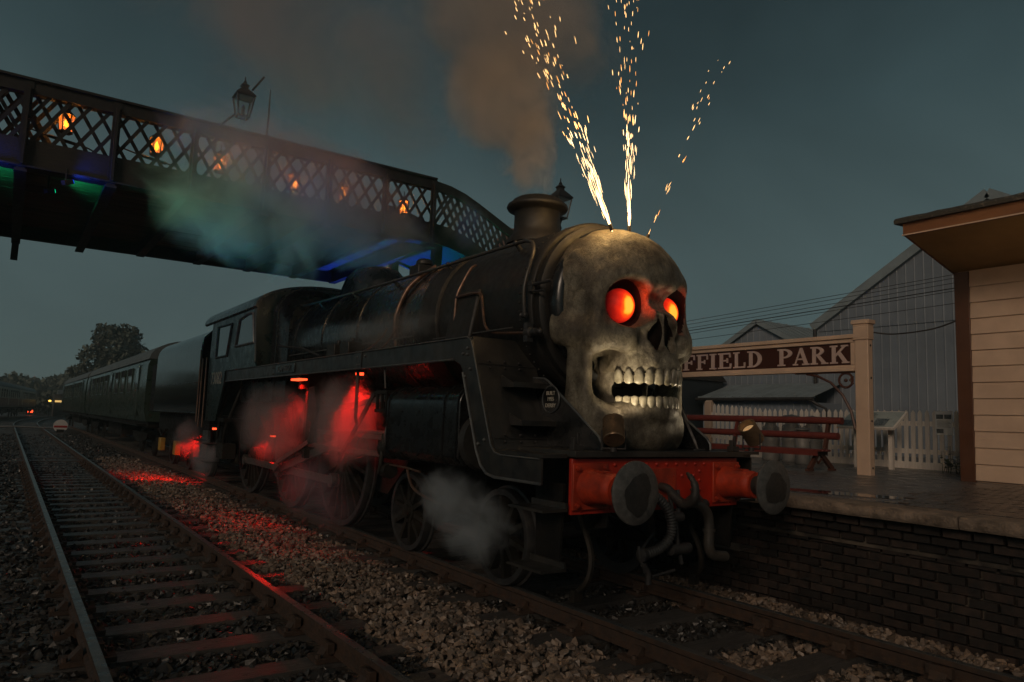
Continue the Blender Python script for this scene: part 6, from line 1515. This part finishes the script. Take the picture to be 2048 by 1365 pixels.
# ------------------------------------------------------------------ smoke and steam
def smoke(name, label, c, r, dens, col, scale, cover, rot=(0, 0, 0), seed=0., sharp=.22, stretch=(1, 1, 1), aniso=.2):
    b = MB(); b.ball((0, 0, 0), 1.0, 20, 12); me = b.mesh(name)
    o = D.objects.new(name, me); C.objects.link(o); o.location = c; o.scale = r; o.rotation_euler = rot
    m = D.materials.new(name+'_volume'); m.use_nodes = True; nt = m.node_tree; N = nt.nodes; L = nt.links; N.clear()
    out = N.new('ShaderNodeOutputMaterial'); pv = N.new('ShaderNodeVolumePrincipled'); pv.inputs['Color'].default_value = (*col, 1); pv.inputs['Anisotropy'].default_value = aniso
    tc = N.new('ShaderNodeTexCoord'); ln = N.new('ShaderNodeVectorMath'); ln.operation = 'LENGTH'
    mp = N.new('ShaderNodeMapping'); mp.inputs['Scale'].default_value = tuple(r[i]*stretch[i] for i in range(3)); mp.inputs['Location'].default_value = (seed, seed*1.7, seed*.6)
    nz = N.new('ShaderNodeTexNoise'); nz.inputs['Scale'].default_value = scale; nz.inputs['Detail'].default_value = 7; nz.inputs['Roughness'].default_value = .58; nz.inputs['Distortion'].default_value = .8
    L.new(tc.outputs['Object'], ln.inputs[0]); L.new(tc.outputs['Object'], mp.inputs['Vector']); L.new(mp.outputs[0], nz.inputs['Vector'])
    fo = N.new('ShaderNodeMapRange'); fo.interpolation_type = 'SMOOTHSTEP'; fo.inputs['From Min'].default_value = 1.0; fo.inputs['From Max'].default_value = .25; fo.inputs['To Min'].default_value = -.30; fo.inputs['To Max'].default_value = cover
    L.new(ln.outputs['Value'], fo.inputs['Value'])
    ad = N.new('ShaderNodeMath'); ad.operation = 'ADD'; L.new(fo.outputs[0], ad.inputs[0]); L.new(nz.outputs[0], ad.inputs[1])
    st = N.new('ShaderNodeMapRange'); st.interpolation_type = 'SMOOTHSTEP'; st.inputs['From Min'].default_value = .5; st.inputs['From Max'].default_value = .5+sharp; st.inputs['To Max'].default_value = dens
    L.new(ad.outputs[0], st.inputs['Value']); L.new(st.outputs[0], pv.inputs['Density']); L.new(pv.outputs[0], out.inputs['Volume'])
    m.volume_intersection_method = 'FAST' if hasattr(m, 'volume_intersection_method') else None
    m.cycles.volume_step_rate = .8
    me.materials.append(m); stuff(o, label); return o
TW = (.62, .60, .58)
smoke('smoke', 'brown chimney smoke column rising behind the sparks', (-.10, 2.6, 4.75), (.60, .55, 1.05), 3.0, (.84, .76, .70), 2.6, .25, (0, -.05, 0), 1.2, .30)
smoke('smoke', 'thick brown chimney smoke billowing behind the left sparks', (-.40, 2.8, 5.45), (1.35, .9, 1.25), 2.1, (.84, .76, .70), 1.8, .29, (0, -.15, 0), 3.2, .32)
smoke('smoke', 'brown chimney smoke spreading high above the engine', (-.20, 2.9, 6.55), (2.7, 1.2, 1.8), 1.4, (.84, .76, .71), 1.2, .30, (0, -.1, 0), 4.4, .34)
smoke('smoke', 'grey smoke drifting from the chimney towards the bridge lamp', (-2.0, 4.8, 6.5), (4.0, 1.6, 2.3), .95, (.86, .76, .74), .8, .36, (0, .3, 0), 7.7, .6)
smoke('smoke', 'purple-tinted smoke veiling the middle of the bridge lattice', (-1.20, 7.6, 5.55), (3.4, 1.0, 1.4), 1.35, (.95, .80, .86), 1.1, .42, (0, .18, 0), 2.1, .5)  # volume colour tinted purple to stand in for red and blue light
smoke('smoke', 'teal smoke billowing under the left of the bridge', (-2.3, 6.8, 4.4), (2.4, .95, 1.4), 2.4, (.72, .84, .80), 1.4, .30, (0, .25, 0), 9.3, .42)
smoke('smoke', 'dark smoke hanging below the middle of the bridge', (-.3, 7.2, 4.65), (2.8, .8, 1.2), 2.2, (.72, .78, .82), 1.4, .27, (0, .12, 0), 5.9, .42)
smoke('smoke', 'green lit smoke at the foot of the lattice stairs', (2.0, 7.3, 5.15), (1.5, .6, .8), 1.6, (.6, .66, .62), 1.7, .25, (0, .5, 0), 3.3, .42)
smoke('steam', 'red lit steam filling the engine motion', (-1.14, 5.4, 1.50), (.60, 2.4, 1.15), 2.2, (.80, .66, .66), 1.9, .30, (.05, 0, 0), 6.1, .50)
smoke('steam', 'dim red steam under the engine cab', (-1.12, 8.6, 1.40), (.55, 3.2, 1.2), 1.5, (.80, .66, .66), 1.6, .30, (0, 0, 0), 8.2, .50)
smoke('steam', 'pale steam drifting past the front driving wheels', (-1.22, 6.2, .48), (.50, 3.0, .85), .9, (.72, .66, .76), 1.9, .26, (.06, 0, 0), 1.9, .50)
smoke('steam', 'white steam puff blowing from the cylinder drain', (-1.44, 1.55, .74), (.46, 1.30, .60), 3.8, (.74, .80, .84), 3.2, .22, (.30, 0, 0), 2.7, .42, (1, .7, 1.2))
smoke('steam', 'thin steam curling over the running board', (-1.08, 4.2, 2.64), (.50, 3.0, .55), .9, (.72, .70, .68), 2.4, .22, (0, 0, 0), 5.1, .42, (1, .6, 1.2))
smoke('steam', 'steam wisp beside the tender steps', (-1.35, 12.3, .60), (.44, 1.3, .85), 2.2, (.74, .72, .74), 2.4, .22, (0, 0, 0), 3.9, .42)
smoke('steam', 'red lit steam under the tender', (-1.25, 14.7, .95), (.46, 1.6, 1.0), 1.5, (.74, .66, .66), 2.2, .24, (0, 0, 0), 7.1, .42)

def eaves_lamp():
    t = thing('canopy_lamp', 'warm lantern hanging under the eaves of the cream station building', 'lamp', (5.75, -1.75, 3.95))
    lamp_head(t, 5.75, -1.75, 3.75, .7, MATS['lamp_glass']); b = MB(); b.tube([(5.75, -1.75, 4.08), (5.75, -1.75, 4.25)], .012, 6); b.build('chain', iron, t)
    b = MB(); b.ball((5.75, -1.75, 3.72), .05, 10, 8); b.build('bulb', emit('bulb_glow', (1, .62, .25), 8), t); light('POINT', (5.75, -1.75, 3.70), 13, (1, .58, .22), .06, name='lamp_light', parent=t)
eaves_lamp()
def haze():
    b = MB(); b.box((-330, -60, -1.6), (330, 440, 16)); o = b.build('haze', bone); o.data.materials.clear()
    m = D.materials.new('haze_air'); m.use_nodes = True; N = m.node_tree.nodes; N.clear(); out = N.new('ShaderNodeOutputMaterial'); v = N.new('ShaderNodeVolumePrincipled')
    v.inputs['Color'].default_value = (.70, .90, .92, 1); v.inputs['Density'].default_value = .0011; m.node_tree.links.new(v.outputs[0], out.inputs['Volume']); m.cycles.homogeneous_volume = True if hasattr(m.cycles, 'homogeneous_volume') else None
    o.data.materials.append(m); stuff(o, 'thin dusk mist lying over the whole station')
haze()
